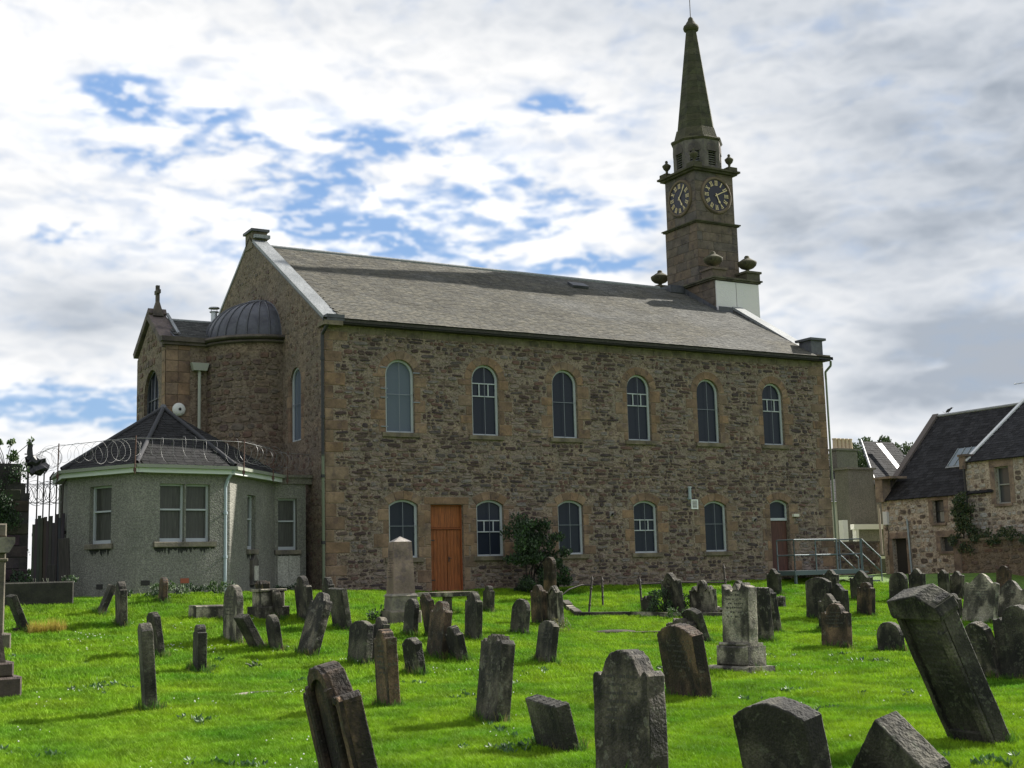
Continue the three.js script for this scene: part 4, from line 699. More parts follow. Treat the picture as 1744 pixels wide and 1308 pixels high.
{ // grey harled chimney gable and white lean-to behind the wall
  const h = thing('harled_house', 'grey harled house end with broad chimney stack beside the low house', 'house', [31.2, 0, -10.3]);
  mesh('chimney_stack', span(.55, 2.3, 0, 5.15, -.9, .0), M.greyHarl, h); mesh('stack_cap', span(.45, 2.4, 5.15, 5.25, -1.0, .1), M.greyHarl, h);
  mesh('wall', span(2.3, 6.2, 0, 4.2, -1.2, .02), M.greyHarl, h);
  const rf = grp('roof', h); mesh('roof_deck', tri([[2.3, 4.2, .15], [6.5, 4.2, .15], [6.5, 6.9, -2.6], [4.2, 6.9, -2.6]], [[0, 1, 2, 3]]), mat([.035, .036, .042], { map: T.slate }), rf);
  slating(rf, [2.3, 4.22, .15], [1, 0, 0], [0, 2.7, -2.75], 4.2, 3.8, { gauge: .19, width: .26, colour: darkSlate, inside: (u, v) => u > v * .5 });
  mesh('flashing', tube([[2.3, 4.3, .15], [4.2, 6.97, -2.6]], .06, 6), M.lead, rf);
  mesh('bright_flashing', tri([[4.6, 6.6, -2.0], [5.0, 6.6, -2.0], [4.75, 5.1, -.5], [4.45, 5.1, -.5]], [[0, 3, 2, 1]]).translate(0, .14, .1), mat([.8, .8, .8], { roughness: .25, metalness: .5 }), rf);
  const l = thing('lean_to', 'white framed lean-to with pale panel behind the boundary wall', 'outhouse', [31.0, 0, -9.4]);
  mesh('panel', span(.3, 2.75, .9, 2.15, -.3, -.12), mat([.48, .46, .43], { map: T.harl }), l); mesh('frame', [span(0, 2.95, 2.15, 2.4, -.2, .05), span(.12, .3, .8, 2.15, -.2, .04), span(2.75, 2.95, .8, 2.15, -.2, .04), span(.12, 2.95, .72, .84, -.19, .06)], mat([.85, .83, .76]), l); mesh('corner_post', span(-.75, -.45, 0, 2.6, -.2, .1), mat([.82, .82, .78]), l);
  // far terrace with chimneys
  const t = thing('far_terrace', 'distant slate roofed terrace with chimney pots behind the church', 'house', [34, 0, -16]);
  mesh('wall', span(-1, 5, 0, 3.9, -4, 0), mat([.55, .50, .44]), t); mesh('dormer_window', [span(.45, 1.2, 2.0, 3.1, 0, .08)], mat([.35, .2, .15]), t);
  const tr = grp('roof', t); mesh('roof_deck', tri([[-1.2, 3.9, .2], [5, 3.9, .2], [5, 6.4, -2.4], [-1.2, 6.4, -2.4]], [[0, 1, 2, 3]]), mat([.09, .095, .11], { map: T.slate }), tr); slating(tr, [-1.2, 3.92, .2], [1, 0, 0], [0, 2.5, -2.6], 6.2, 3.55, { gauge: .2, width: .3, colour: () => { const f = R(.7, 1.3); return [.06 * f, .063 * f, .075 * f]; } });
  for (const [x0, x1, z, y1, n, lab] of [[.4, 2.6, -2.2, 7.15, 5, 'a'], [4.0, 5.6, -1.4, 6.9, 5, 'b']]) { const c = mesh('chimney', [span(x0, x1, 4.5, y1, z - .6, z), span(x0 - .08, x1 + .08, y1, y1 + .12, z - .68, z + .08)], M.greyHarl, t); for (let i = 0; i < n; i++) mesh('chimney_pot', boxUV(lathe([[.15, 0], [.13, .1], [.12, .5], [.15, .54], [.15, .6], [.1, .6]], 12)), mat([.50, .40, .28]), c).position.set(lerp(x0 + .2, x1 - .2, i / (n - 1)), y1 + .12, z - .3); }
}
{ // perched bird on the house ridge
  const b = thing('bird', 'small black bird perched on the slate house ridge', 'bird', [34.2, 7.52, -5.9], .4);
  const body = lathe([[0, -.16], [.03, -.13], [.07, -.04], [.075, .04], [.05, .11], [.035, .14], [.045, .17], [.045, .2], [.02, .235], [0, .24]], 12).rotateX(1.0).translate(0, .12, 0);
  mesh('body', body, M.black, b); mesh('tail', box(.05, .015, .16).rotateX(.5).translate(0, .05, -.2), M.black, b); mesh('beak', new THREE.ConeGeometry(.014, .06, 6).rotateX(Math.PI / 2).translate(0, .245, .24), M.black, b); for (const x of [-.025, .025]) mesh('leg', tube([[x, .07, 0], [x, -.01, .0]], .006, 5), M.black, b);
}
{ // galvanised steps and platform at the side door
  const p = thing('metal_platform', 'galvanised platform with railings at the red brown side door', 'platform', [17.3, 0, .08]);
  mesh('deck', span(0, 3.35, .18, .34, .05, 1.35), M.galv, p); for (const x of [.1, 3.2]) for (const z of [.12, 1.25]) mesh('leg', span(x - .04, x + .04, -.8, .18, z - .04, z + .04), M.galv, p);
  const rail = (a, b, n) => { const g = grp('railing', p), A = new THREE.Vector3(...a), B = new THREE.Vector3(...b); for (const y of [1.1, .55]) mesh('rail', tube([[A.x, A.y + y, A.z], [B.x, B.y + y, B.z]], .025, 7), M.galv, g); for (let i = 0; i <= n; i++) { const q = A.clone().lerp(B, i / n); mesh('post', tube([[q.x, q.y - .02, q.z], [q.x, q.y + 1.1, q.z]], .024, 7), M.galv, g); } };
  rail([.05, .34, 1.3], [2.1, .34, 1.3], 2); rail([3.3, .34, .1], [3.3, .34, 1.3], 1); rail([.05, .34, .4], [.05, .34, 1.3], 1); rail([2.2, .34, .1], [3.3, .34, .1], 1);
  for (let i = 0; i < 3; i++) mesh('step', span(3.4 + i * .28, 3.7 + i * .28, .2 - i * .17, .25 - i * .17, .2, 1.25), M.galv, p);
  rail([3.36, .34, 1.3], [4.3, -.35, 1.3], 1); rail([3.36, .34, .15], [4.3, -.35, .15], 1);
}

// ---------- left hand yard ----------
{
  const w = thing('ruined_wall', 'tall black stained ruined wall with stepped end and trailing ivy', 'wall', [-8.56, 0, .45]);
  const ds = stoneMat([.05, .046, .042]);
  mesh('wall', [span(-4.5, 0, -.4, 3.0, -.5, 0), span(-4.5, -.1, 3.0, 3.25, -.48, -.01), span(-4.5, -.22, 3.25, 3.78, -.5, 0)], ds, w);
  for (let y = -.2; y < 2.9; y += .3) for (let x = -.02 - (Math.round(y / .3) % 2) * .2; x > -3; x -= .55) { const ww = Math.min(.53, x + 3); if (ww > .2) mesh('wall_block', boxUV(plate(ww, .28, .05, .015), R(0, 4), R(0, 4)), stoneMat([.055, .05, .045].map((q) => q * R(.7, 1.4))), w).position.set(x - ww / 2, y + .15, .03); }
  const k = tag(mesh('stone_block', [boxUV(plate(2.3, .62, .5, .03))], stoneMat([.05, .048, .036])), 'long low mossy stone block below the black ruined wall', 'stone block'); k.position.set(-9.15, groundY(-9.1, 3.4) + .25, 3.6);
  // board fence with leaning iron wire posts
  const f = thing('board_fence', 'dark upright board fence leaning beside the annex corner', 'fence', [-7.42, 0, -.7], -1.287);
  for (let i = 0; i < 11; i++) { const h = 2.5 + R(-.12, .16); const m = mesh('fence_board', box(.155, h, .03), mat([.06, .055, .05].map((q) => q * R(.7, 1.5)), { map: T.grain }), f); m.position.set(-.1 - i * .17, h / 2 - .1, R(-.01, .01)); m.rotation.z = R(-.015, .015); }
  mesh('fence_rail', [box(1.95, .09, .05, -1, .6, -.05), box(1.95, .09, .05, -1, 2.0, -.05)], M.timberDark, f);
  for (let i = 0; i < 5; i++) { const m = mesh('iron_post', tube([[0, 2.2, 0], [.03, 3.35 + .12 * i, .0]], .022, 6), M.iron, f); m.position.x = -.15 - i * .38; mesh('iron_arm', tube([[.03, 3.35 + .12 * i, 0], [.28, 3.47 + .12 * i, .02]], .02, 6), M.iron, m); }
  const pl = tag(mesh('timber_plank', [boxUV(plate(.3, 1.9, .06, .01))], mat([.09, .08, .07], { map: T.grain })), 'weathered plank propped against the annex corner', 'plank'); pl.position.set(-7.62, .85, .42); pl.rotation.set(-.08, -.6, .03);
  const pl2 = tag(mesh('timber_plank', [boxUV(plate(.22, 1.2, .06, .01))], mat([.075, .07, .06], { map: T.grain })), 'short weathered plank standing beside the fence boards', 'plank'); pl2.position.set(-7.95, .5, .3); pl2.rotation.set(-.1, -.4, -.04);
  for (const [sx, seed] of [[0, 5]]) { const pts = [], n = 260; for (let i = 0; i <= n; i++) { const t = i / n, a = t * 17 * 2 * Math.PI, r = .3 + .07 * n2(t * 30, seed); pts.push(new THREE.Vector3(-7.5 - t * .9 + Math.cos(a) * r * .9, 3.1 + t * .1 + Math.sin(a) * r + .25 * (i % 2 ? 0 : 0), -.8 - t * 2.2 + .1 * Math.cos(a))); } tag(mesh('razor_wire', new THREE.TubeGeometry(new THREE.CatmullRomCurve3(pts), n * 2, .008, 3), mat([.2, .2, .2], { roughness: .5, metalness: .4 })), 'tangled razor wire coil on top of the dark board fence', 'razor wire'); }
  const pole = tag(mesh('metal_pole', [tube([[0, 0, 0], [0, 4.1, 0]], .03, 8), box(.2, .03, .05, 0, 4.1, 0)], mat([.12, .11, .13])), 'thin metal pole rising behind the black wall', 'pole'); pole.position.set(-8.50, 0, -.2);
  const g = new THREE.IcosahedronGeometry(.26, 2), p = g.attributes.position; for (let i = 0; i < p.count; i++) { const x = p.getX(i), y = p.getY(i), z = p.getZ(i), q = 1 + .75 * n3(x * 5, y * 5, z * 5); p.setXYZ(i, x * q * 1.0, y * q * .85, z * q * .5); } g.computeVertexNormals();
  const tail = prism([[-.07, 0], [.07, .02], [.04, .32], [.06, .42], [-.08, .44], [-.1, .2]], .03);
  const bag = tag(mesh('plastic_bag', [boxUV(g), boxUV(tail).translate(-.12, .15, 0)], mat([.012, .012, .016], { roughness: .4 })), 'torn black plastic snagged high on the razor wire', 'plastic bag'); bag.position.set(-8.36, 3.78, .0);
}
const STONES = [ // x, z, height, width, thickness, lean in degrees along x, top, stone, label, extras
  [-9.65, 6.84, 0.83, 0.42, 0.13, -22.6, 'flat', 2, 'slim headstone tipped right over above a tuft of yellow grass', ''],
  [-7.67, 5.06, 0.68, 0.44, 0.13, 21.7, 'flat', 0, 'narrow headstone leaning over behind an upright square one below the annex window', ''],
  [-7.6, 6.81, 1.02, 0.69, 0.16, -1.7, 'shoulder', 0, 'upright square headstone with chipped top in front of the annex window', 'rough:1'],
  [-5.89, 3.85, 0.66, 0.48, 0.13, 2, 'round', 1, 'small pale round-topped headstone against the annex wall among weeds', ''],
  [-8.03, 11.55, 0.84, 0.43, 0.13, -7.8, 'cham', 0, 'narrow headstone with sloping shoulders just behind a taller dark one', ''],
  [-9.92, 18.27, 1.22, 0.42, 0.16, -4.3, 'cham', 2, 'tall narrow dark headstone with clipped shoulders standing alone on the open lawn', ''],
  [-7.92, 13.87, 0.84, 0.51, 0.16, 0.3, 'shoulder', 2, 'squat dark headstone with notched top on the open lawn', ''],
  [-6.13, 10.17, 1.17, 0.84, 0.15, 1, 'round', 3, 'grey round-arched headstone with pale lower patch beside a toppling slab', 'letters:1'],
  [-5.98, 11.35, 0.69, 0.42, 0.16, -30, 'flat', 2, 'black slab toppling hard against the grey arched headstone', ''],
  [-5.78, 11.84, 0.7, 0.54, 0.14, -8, 'round', 2, 'short dark round-shouldered headstone beside the toppling slab', ''],
  [-3.32, 3.95, 0.53, 0.54, 0.2, 0, 'rough', 1, 'stumpy mossy stone remnant near the wall tablet of the annex', ''],
  [-3.97, 6.98, 0.69, 0.51, 0.14, -8.4, 'rough', 0, 'ragged broken headstone in front of a square pedestal block', ''],
  [-3.49, 7.53, 1.09, 0.87, 0.14, -6, 'scroll', 0, 'tall scroll-topped headstone near the church corner, paired with another scroll top', ''],
  [-2.59, 6.76, 0.93, 0.68, 0.14, -3.4, 'scroll', 2, 'scroll-topped dark headstone half hidden behind the strongly leaning stone', ''],
  [-5.5, 12.77, 1.23, 0.65, 0.16, 17.7, 'scroll', 0, 'heavy scroll-topped headstone leaning far over with rotted base', ''],
  [-3.16, 8.94, 0.95, 0.67, 0.14, -9, 'flat', 2, 'plain flat-topped headstone tilted beside the church corner', ''],
  [-9.76, 24.98, 1.17, 1.05, 0.22, -12.8, 'scroll', 1, 'big brown headstone with deeply moulded face and curled scroll top', 'panel:2,inset:1'],
  [-5.17, 14.52, 0.78, 0.65, 0.14, 5.7, 'seg', 2, 'dark headstone with gently rounded top beside a knobbly-topped one', ''],
  [-4.79, 14.53, 0.84, 0.48, 0.14, 5.5, 'shoulder', 0, 'headstone with three-knobbed top behind a tall peeling stone', ''],
  [-6.98, 19.76, 1.1, 0.46, 0.17, -2.4, 'shoulder', 1, 'tall peeling headstone with lichened broken top and flaking red base', 'letters:1'],
  [-4.88, 16.31, 0.63, 0.43, 0.15, -9, 'cham', 0, 'short lichened headstone leaning among the taller ones below the obelisk', ''],
  [-2.2, 10.45, 0.8, 0.48, 0.13, 6.1, 'round', 2, 'slim dark headstone right beside the obelisk base', ''],
  [-1.92, 11.03, 0.98, 0.52, 0.14, -10.4, 'scroll', 1, 'brown weathered headstone with curled top leaning beside the table tomb', ''],
  [-3.41, 14.15, 1.1, 0.71, 0.16, 7.7, 'scroll', 1, 'tall brown headstone with pale streak and scrolled shoulders', ''],
  [-3.24, 14.77, 0.66, 0.54, 0.15, -11.4, 'scroll', 0, 'short mottled headstone leaning against the tall brown streaked one', ''],
  [-1.4, 11.9, 1.02, 0.67, 0.14, 2.2, 'scroll', 2, 'dark headstone with single curl on top in line with the orange door', ''],
  [2.78, 5.03, 0.74, 0.55, 0.14, 3, 'shoulder', 0, 'lichened double-scrolled headstone near the church wall by the bush', ''],
  [0.55, 10.5, 0.82, 0.61, 0.13, 7.3, 'round', 2, 'neat round-arched headstone standing clear in front of the bush', ''],
  [-6.45, 21.76, 1.15, 0.64, 0.2, 6.3, 'broken', 0, 'broad grey headstone with broken moulded top and black stains', 'letters:1'],
  [-2.19, 16.11, 0.78, 0.67, 0.13, 9.3, 'seg', 2, 'clean dark headstone with low curved top tilting slightly', 'letters:1'],
  [-7.11, 24.44, 0.59, 0.79, 0.17, -13.5, 'flat', 2, 'low square slab sunk and leaning in the long grass', ''],
  [2.48, 8.23, 1.03, 0.54, 0.14, 0.1, 'scroll', 1, 'reddish brown headstone with worn top beside an ogee-topped one', ''],
  [2.71, 8.66, 1.05, 0.61, 0.14, -1.6, 'ogee', 3, 'ogee-topped headstone with moulded cap and pale panel', 'panel:1'],
  [6.2, 2.74, 1.35, 0.52, 0.14, 1.2, 'round', 1, 'tall tan round-topped headstone half buried in the bush', ''],
  [-7.72, 26.67, 1.2, 0.77, 0.22, 1.5, 'scroll', 0, 'large stained headstone with scrolled shoulders and broad worn face', 'letters:1'],
  [-2.97, 21.41, 1.08, 0.94, 0.2, -9.1, 'seg', 1, 'wide brown headstone with worn lines of lettering, leaning back', 'letters:1'],
  [3.69, 12.49, 0.56, 0.85, 0.2, 3.3, 'broken', 0, 'low broken stump behind the wide lettered headstone', ''],
  [4.09, 12.71, 0.8, 0.68, 0.15, -18, 'seg', 2, 'dark curved-top headstone tipping sideways by the grave kerb', ''],
  [7.68, 7.03, 1.18, 0.84, 0.15, -6.8, 'ogee', 0, 'headstone with carved ogee cap and roundel wrapped in ivy', 'roundel:1'],
  [6.98, 6.76, 0.52, 0.54, 0.14, 2.9, 'rough', 2, 'small rough stone under the ivy beside the ogee-capped headstone', ''],
  [8.26, 7.6, 1.01, 0.99, 0.14, -1.2, 'gothic', 3, 'pale headstone with trefoil shoulders in the railed plot', 'panel:1'],
  [5.17, 13.69, 1.24, 0.42, 0.14, -2.4, 'flat', 0, 'narrow headstone close behind the pedestal monument', ''],
  [7, 11.92, 1.1, 0.42, 0.14, -6.8, 'scroll', 0, 'curl-topped headstone propped behind the narrow one by the pedestal monument', ''],
  [9.88, 7.23, 0.89, 0.82, 0.15, -1.8, 'ogee', 2, 'low curved dark headstone behind the pedestal monument', ''],
  [14.36, 3.63, 0.88, 0.66, 0.14, -0.8, 'ogee', 2, 'dark headstone close to the metal platform and red brown door', ''],
  [-6.73, 27.69, 0.78, 0.87, 0.24, -10.8, 'seg', 2, 'massive dark headstone with low curved top and white lichen spots', ''],
  [10.47, 9.82, 1.17, 0.83, 0.15, 1.5, 'seg', 2, 'dark headstone with low rounded top before the platform steps', ''],
  [13.65, 6.92, 1.12, 0.58, 0.14, 3.7, 'ogee', 0, 'ogee-topped headstone right in front of the platform railings', ''],
  [16.04, 5.89, 0.95, 0.86, 0.15, 0.5, 'ogee', 2, 'dark ogee-topped headstone by the platform steps', ''],
  [12.54, 9.49, 0.95, 0.61, 0.14, 4, 'shoulder', 1, 'brown shouldered headstone in front of the dark ogee one', ''],
  [10.62, 10.45, 1.03, 0.68, 0.14, 0.1, 'ogee', 2, 'headstone with curled ogee top third in a tight file of four', ''],
  [8.41, 12.37, 0.92, 0.74, 0.14, -0.1, 'ogee', 0, 'arched headstone second in a tight file of four', ''],
  [5.41, 15.7, 0.97, 0.74, 0.16, 2.9, 'shoulder', 1, 'lichened shouldered headstone first in a tight file of four, most exposed', 'letters:1'],
  [5.8, 16.87, 0.64, 0.65, 0.14, -0.6, 'round', 2, 'small round-topped headstone alone on the open grass', ''],
  [16.6, 6.89, 0.96, 0.71, 0.14, 2.6, 'round', 2, 'round black headstone opposite the house doorway', ''],
  [17.51, 6.83, 1.04, 0.64, 0.14, 3, 'ogee', 2, 'dark ogee-topped headstone just behind the great toppling slab', ''],
  [-3.28, 26.85, 1.69, 0.68, 0.25, -25.4, 'cap', 2, 'great tall slab toppling sideways, with peaked cap and moulded pilaster', 'letters:1,panel:1'],
  [-6.1, 28.41, 0.67, 0.93, 0.28, -12.7, 'gable', 2, 'thick gable-topped stone tilted low in the grass', ''],
  [19.03, 6.58, 0.97, 0.42, 0.13, -0.3, 'ogee', 2, 'slim ogee headstone, one of a close pair before the house window', ''],
  [13.67, 11.66, 0.73, 0.52, 0.14, -3, 'scroll', 2, 'short dark headstone under the raised shoulder of the toppling slab', ''],
  [13.36, 12.73, 1.34, 1, 0.17, 13.8, 'ogee', 3, 'broad grey ogee headstone streaked with pale lichen', 'letters:1'],
  [15.25, 12.11, 1.12, 1.05, 0.17, 14.8, 'ogee', 3, 'broad grey headstone with carved curved cap band', ''],
  [2.62, 22.06, 0.96, 0.52, 0.15, -13.8, 'round', 0, 'plain grey arch-topped headstone behind the toppling slab', 'letters:1'],
  [2.63, 22.69, 1.2, 0.86, 0.17, -2.9, 'shoulder', 2, 'large black shouldered headstone with greenish edge', ''],
  [23.61, 5.17, 0.91, 0.58, 0.15, 7.2, 'shoulder', 1, 'tan notched headstone close to the garden wall', ''],
  [19.44, 6.73, 0.94, 0.54, 0.14, 4.8, 'ogee', 0, 'wider ogee headstone, second of a close pair before the house window', ''],
];
function topProfile(style, t, w) { // drop below the highest point, t from -1 to 1 across the width
  const a = Math.abs(t), semi = (q) => 1 - Math.sqrt(Math.max(0, 1 - q * q));
  switch (style) {
    case 'seg': return w * .15 * t * t;
    case 'round': return w * .42 * semi(t);
    case 'cham': return a < .35 ? 0 : w * .32 * (a - .35);
    case 'gable': return w * (t < -.05 ? .55 * -(t + .05) : .42 * (t + .05));
    case 'cap': return w * (t < .3 ? .10 * (.3 - t) : .2 * (t - .3));
    case 'shoulder': return a < .56 ? w * .26 * semi(a / .6) : a < .66 ? w * .28 : a < .8 ? w * (.28 - .05 * Math.sin((a - .66) / .14 * Math.PI)) : w * .27;
    case 'scroll': return a < .38 ? w * .10 * semi(a / .42) : a < .74 ? w * (.06 + .24 * sm(.38, .74, a)) : w * (.30 - .05 * Math.sin((a - .74) / .26 * Math.PI));
    case 'ogee': return a < .8 ? w * .27 * (.5 - .5 * Math.cos(a / .8 * Math.PI)) : w * (.27 - .03 * Math.sin((a - .8) / .2 * Math.PI));
    case 'gothic': return a < .3 ? w * .22 * semi(a / .34) : a < .46 ? w * .26 : a < .82 ? w * (.26 - .09 * Math.sin((a - .46) / .36 * Math.PI)) : w * .27;
    case 'broken': return w * (.06 + (a > .45 ? .10 : 0) + .05 * n2(t * 4, w * 9) + .03 * n2(t * 13, w * 5));
    case 'rough': return w * (.12 + .16 * n2(t * 1.8, w * 7) + .05 * n2(t * 7, w * 3));
    default: return w * .015 * t;
  }
}
function headOutline(style, w, h, seed, grow = 0) {
  const pts = [], jit = (p, q) => .009 * n2(p * 5 + seed, q * 5) + .005 * n2(p * 19 + seed, q * 19), n = 34;
  const drop = (t) => topProfile(style, t, w), yl = h - drop(-1), yr = h - drop(1);
  for (let i = 0; i <= 9; i++) { const y = lerp(-.45, yr, i / 10); pts.push([w / 2 - grow + jit(y, 1) * (y > 0 ? 1 : 0), y]); }
  for (let i = n; i >= 0; i--) { const t = i / n * 2 - 1; pts.push([t * (w / 2 - grow) + .3 * jit(t, 5), h - drop(t) - grow + jit(t, 2)]); }
  for (let i = 9; i >= 0; i--) { const y = lerp(-.45, yl, i / 10); pts.push([-w / 2 + grow + jit(y, 3) * (y > 0 ? 1 : 0), y]); }
  return pts;
}
const graveExt = (pts, d, bev, z, holes) => {
  const s = new THREE.Shape(pts.map((p) => new THREE.Vector2(...p))); if (holes) s.holes.push(new THREE.Path(holes.map((p) => new THREE.Vector2(...p))));
  const g = new THREE.ExtrudeGeometry(s, { depth: d - 2 * bev, bevelEnabled: true, bevelThickness: bev, bevelSize: bev, bevelOffset: -bev, bevelSegments: 2 }).translate(0, 0, z + bev); return boxUV(g, R(0, 9), R(0, 9));
};
const letterMat = mat([.045, .042, .038]);
function lettering(parent, w, y0, y1, z) {
  const rows = []; for (let y = y1; y > y0; y -= .075) { let x = -w / 2 * R(.7, 1), e = w / 2 * R(.6, 1); while (x < e) { const l = R(.015, .05); if (rnd() > .22) rows.push(box(l, R(.018, .032), .004, x + l / 2, y + R(-.004, .004), z)); x += l + .014; } }
  mesh('worn_inscription', rows, letterMat, parent);
}
STONES.forEach(([x, z, h, w, t, lean, style, mi, label, extra], i) => {
  const ex = Object.fromEntries(extra.split(',').filter(Boolean).map((q) => q.split(':'))), g = thing('gravestone', label, 'gravestone', [x, groundY(x, z), z], -Math.PI / 2 + R(-.13, .13), 'gravestones in the churchyard');
  const L0 = THREE.MathUtils.degToRad(lean); g.rotation.order = 'YXZ'; g.rotation.x = -L0; g.rotation.z = R(-.03, .03);
  const hh = h / Math.cos(L0) * .99 + (Math.abs(lean) > 12 ? -.03 : 0), m = M.grave[mi], sd = i * 3.7;
  const front = ex.panel ? .035 : 0;
  mesh('slab', graveExt(headOutline(style, w, hh, sd), t - front, .014, -t / 2), m, g);
  if (ex.panel) { // raised rim and pilasters round a sunk face
    const rim = .09 * w + .02, inner = headOutline(style, w - 2 * rim, hh - rim * 1.1, sd + 5).map(([a, b]) => [a, Math.max(b, hh * .12)]);
    const seen = []; for (const p of inner) { const q = seen[seen.length - 1]; if (!q || Math.hypot(q[0] - p[0], q[1] - p[1]) > .012) seen.push(p); } while (seen.length && Math.hypot(seen[0][0] - seen[seen.length - 1][0], seen[0][1] - seen[seen.length - 1][1]) < .012) seen.pop();
    mesh('moulded_rim', graveExt(headOutline(style, w - .02, hh - .008, sd), front + .012, .008, t / 2 - front - .004, seen.reverse()), m, g);
  }
  if (ex.panel === '2') for (const q of [-.26, .26]) mesh('pilaster', boxUV(plate(.10 * w, hh * .86, .06, .02)), m, g).position.set(q * w, hh * .4, t / 2 + .035);
  if (ex.roundel) { mesh('roundel', boxUV(new THREE.TorusGeometry(.12, .025, 8, 20)), m, g).position.set(0, hh - .28, t / 2); }
  if (ex.letters) lettering(g, w * .62, hh * .42, hh * .8, t / 2 + .001 - front);
  if (style === 'cap') { const c = mesh('capstone', graveExt([[-w / 2 - .015, hh - .27], [w / 2 + .015, hh - .27], [w / 2 + .035, hh - .22], [w / 2 + .01, hh - .12], [w * .18, hh + .02], [-w / 2 - .01, hh - .06], [-w / 2 - .035, hh - .22]], t + .05, .015, -t / 2 - .025), m, g); mesh('side_pilaster', boxUV(plate(.12, hh - .4, .05, .02)), m, g).position.set(w * .42, (hh - .4) / 2, t / 2 + .03); }
  if (style === 'scroll' && ex.inset) for (const s of [-1, 1]) mesh('scroll_roll', boxUV(new THREE.CylinderGeometry(.035, .035, t + .03, 12).rotateX(Math.PI / 2)), m, g).position.set(s * w * .40, hh - .285 * w, 0);
});
// monuments
{
  const gs = (x, z) => groundY(x, z);
  const ob = thing('obelisk', 'pinkish granite obelisk on stepped base by the church window', 'obelisk', [-1.44, gs(-1.44, 8.38) - .06, 8.38], -.12);
  const pink = stoneMat([.36, .255, .205], { roughness: .6 }), buff = stoneMat([.38, .34, .27]), tan = stoneMat([.30, .26, .2]);
  mesh('base', boxUV(plate(.78, .36, .78, .03)), tan, ob).position.set(0, .18, .39);
  mesh('plinth', [boxUV(flat(new THREE.CylinderGeometry(.43, .46, .34, 4)).rotateY(Math.PI / 4)), boxUV(flat(new THREE.CylinderGeometry(.40, .47, .06, 4)).rotateY(Math.PI / 4).translate(0, .2, 0))], buff, ob).position.set(0, .53, 0);
  mesh('shaft', boxUV(flat(new THREE.CylinderGeometry(.31, .385, 1.22, 4)).rotateY(Math.PI / 4).translate(0, 1.37, 0)), pink, ob);
  mesh('tip', boxUV(flat(new THREE.CylinderGeometry(.0, .31, .13, 4)).rotateY(Math.PI / 4).translate(0, 2.045, 0)), stoneMat([.55, .5, .45]), ob);
  { const rows = []; for (let y = 1.75; y > 1.1; y -= .055) { let q = -.16; while (q < .14) { const l = R(.012, .045); if (rnd() > .2) rows.push(box(.003, .02, l, -.235 - (1.85 - y) * .04, y, q + l / 2)); q += l + .012; } } mesh('worn_inscription', rows, mat([.10, .07, .06]), ob); }
  const b9 = tag(mesh('grave_slab', boxUV(plate(.95, .30, .42, .02)), M.grave[3]), 'low grey block lying flat behind the arched headstone', 'grave slab'); b9.position.set(-5.39, gs(-5.39, 6.38) + .14, 6.55); b9.rotation.set(.03, .1, -.02);
  const b13 = thing('pedestal_block', 'square two-step pedestal block without its monument, in front of the annex', 'pedestal', [-4.1, gs(-4.1, 6.6), 6.62], .1); mesh('lower_step', boxUV(plate(.78, .3, .7, .02)), M.grave[0], b13).position.set(0, .12, .35); mesh('upper_block', boxUV(plate(.6, .36, .52, .02)), M.grave[3], b13).position.set(0, .44, .26); mesh('cap', boxUV(plate(.68, .06, .6, .015)), M.grave[3], b13).position.set(0, .65, .3);
  const tt = thing('table_tomb', 'flat table tomb with mossy top in front of the orange door', 'table tomb', [1.29, gs(1.29, 5.47), 5.47], .1); mesh('top_slab', boxUV(new THREE.BoxGeometry(1.0, .11, 1.5).translate(0, .47, 0)), M.grave[3], tt); for (const q of [-.36, .36]) for (const r of [-.6, .6]) mesh('support', boxUV(plate(.16, .46, .16, .02)), M.grave[0], tt).position.set(q, .2, r + .08); mesh('moss_patch', boxUV(new THREE.IcosahedronGeometry(.4, 2).scale(.95, .06, 1.35).translate(0, .52, .1)), mat([.16, .14, .06], { map: T.mortar }), tt);
  const mo = thing('pedestal_monument', 'pale lichened headstone mounted on a stepped pedestal base', 'monument', [.22, gs(.22, 18.73), 18.73], -Math.PI / 2 + .15); mo.rotation.order = 'YXZ'; mo.rotation.x = -.03;
  mesh('step', boxUV(plate(.92, .16, .72, .03)), M.grave[3], mo).position.set(0, .03, .36); mesh('plinth', boxUV(plate(.72, .34, .5, .03)), M.grave[3], mo).position.set(0, .28, .25); mesh('moulding', boxUV(plate(.66, .07, .44, .03)), M.grave[3], mo).position.set(0, .47, .22);
  mesh('slab', graveExt(headOutline('rough', .62, 1.03, 77).map(([a, b]) => [a, Math.max(b, 0)]).filter(([a, b], i, l) => !i || Math.hypot(a - l[i - 1][0], b - l[i - 1][1]) > .005), .24, .02, -.12), M.grave[3], mo).position.set(0, .49, 0); lettering(mo, .42, .95, 1.4, .121);
  // kerbed and railed plot
  const P0 = [4.76, 6.53], P1 = [8.62, 8.43], P2 = [9.9, 5.6], P3 = [6.0, 3.9]; const kb = thing('grave_kerb', 'low lichened kerb round the railed grave plot', 'kerb', [0, 0, 0]);
  [[P0, P1], [P1, P2], [P3, P0]].forEach(([a, b]) => { const n = 3; for (let i = 0; i < n; i++) { const p = [lerp(a[0], b[0], (i + .5) / n), lerp(a[1], b[1], (i + .5) / n)], l = Math.hypot(b[0] - a[0], b[1] - a[1]) / n; const m = mesh('kerb_stone', boxUV(new THREE.BoxGeometry(l - .02, .22, .2)), M.grave[i % 2 ? 3 : 0], kb); m.position.set(p[0], gs(...p) + .03, p[1]); const dy = gs(lerp(a[0], b[0], (i + 1) / n), lerp(a[1], b[1], (i + 1) / n)) - gs(lerp(a[0], b[0], i / n), lerp(a[1], b[1], i / n)); m.rotation.order = 'YXZ'; m.rotation.y = -Math.atan2(b[1] - a[1], b[0] - a[0]); m.rotation.z = Math.atan2(dy, l); } });
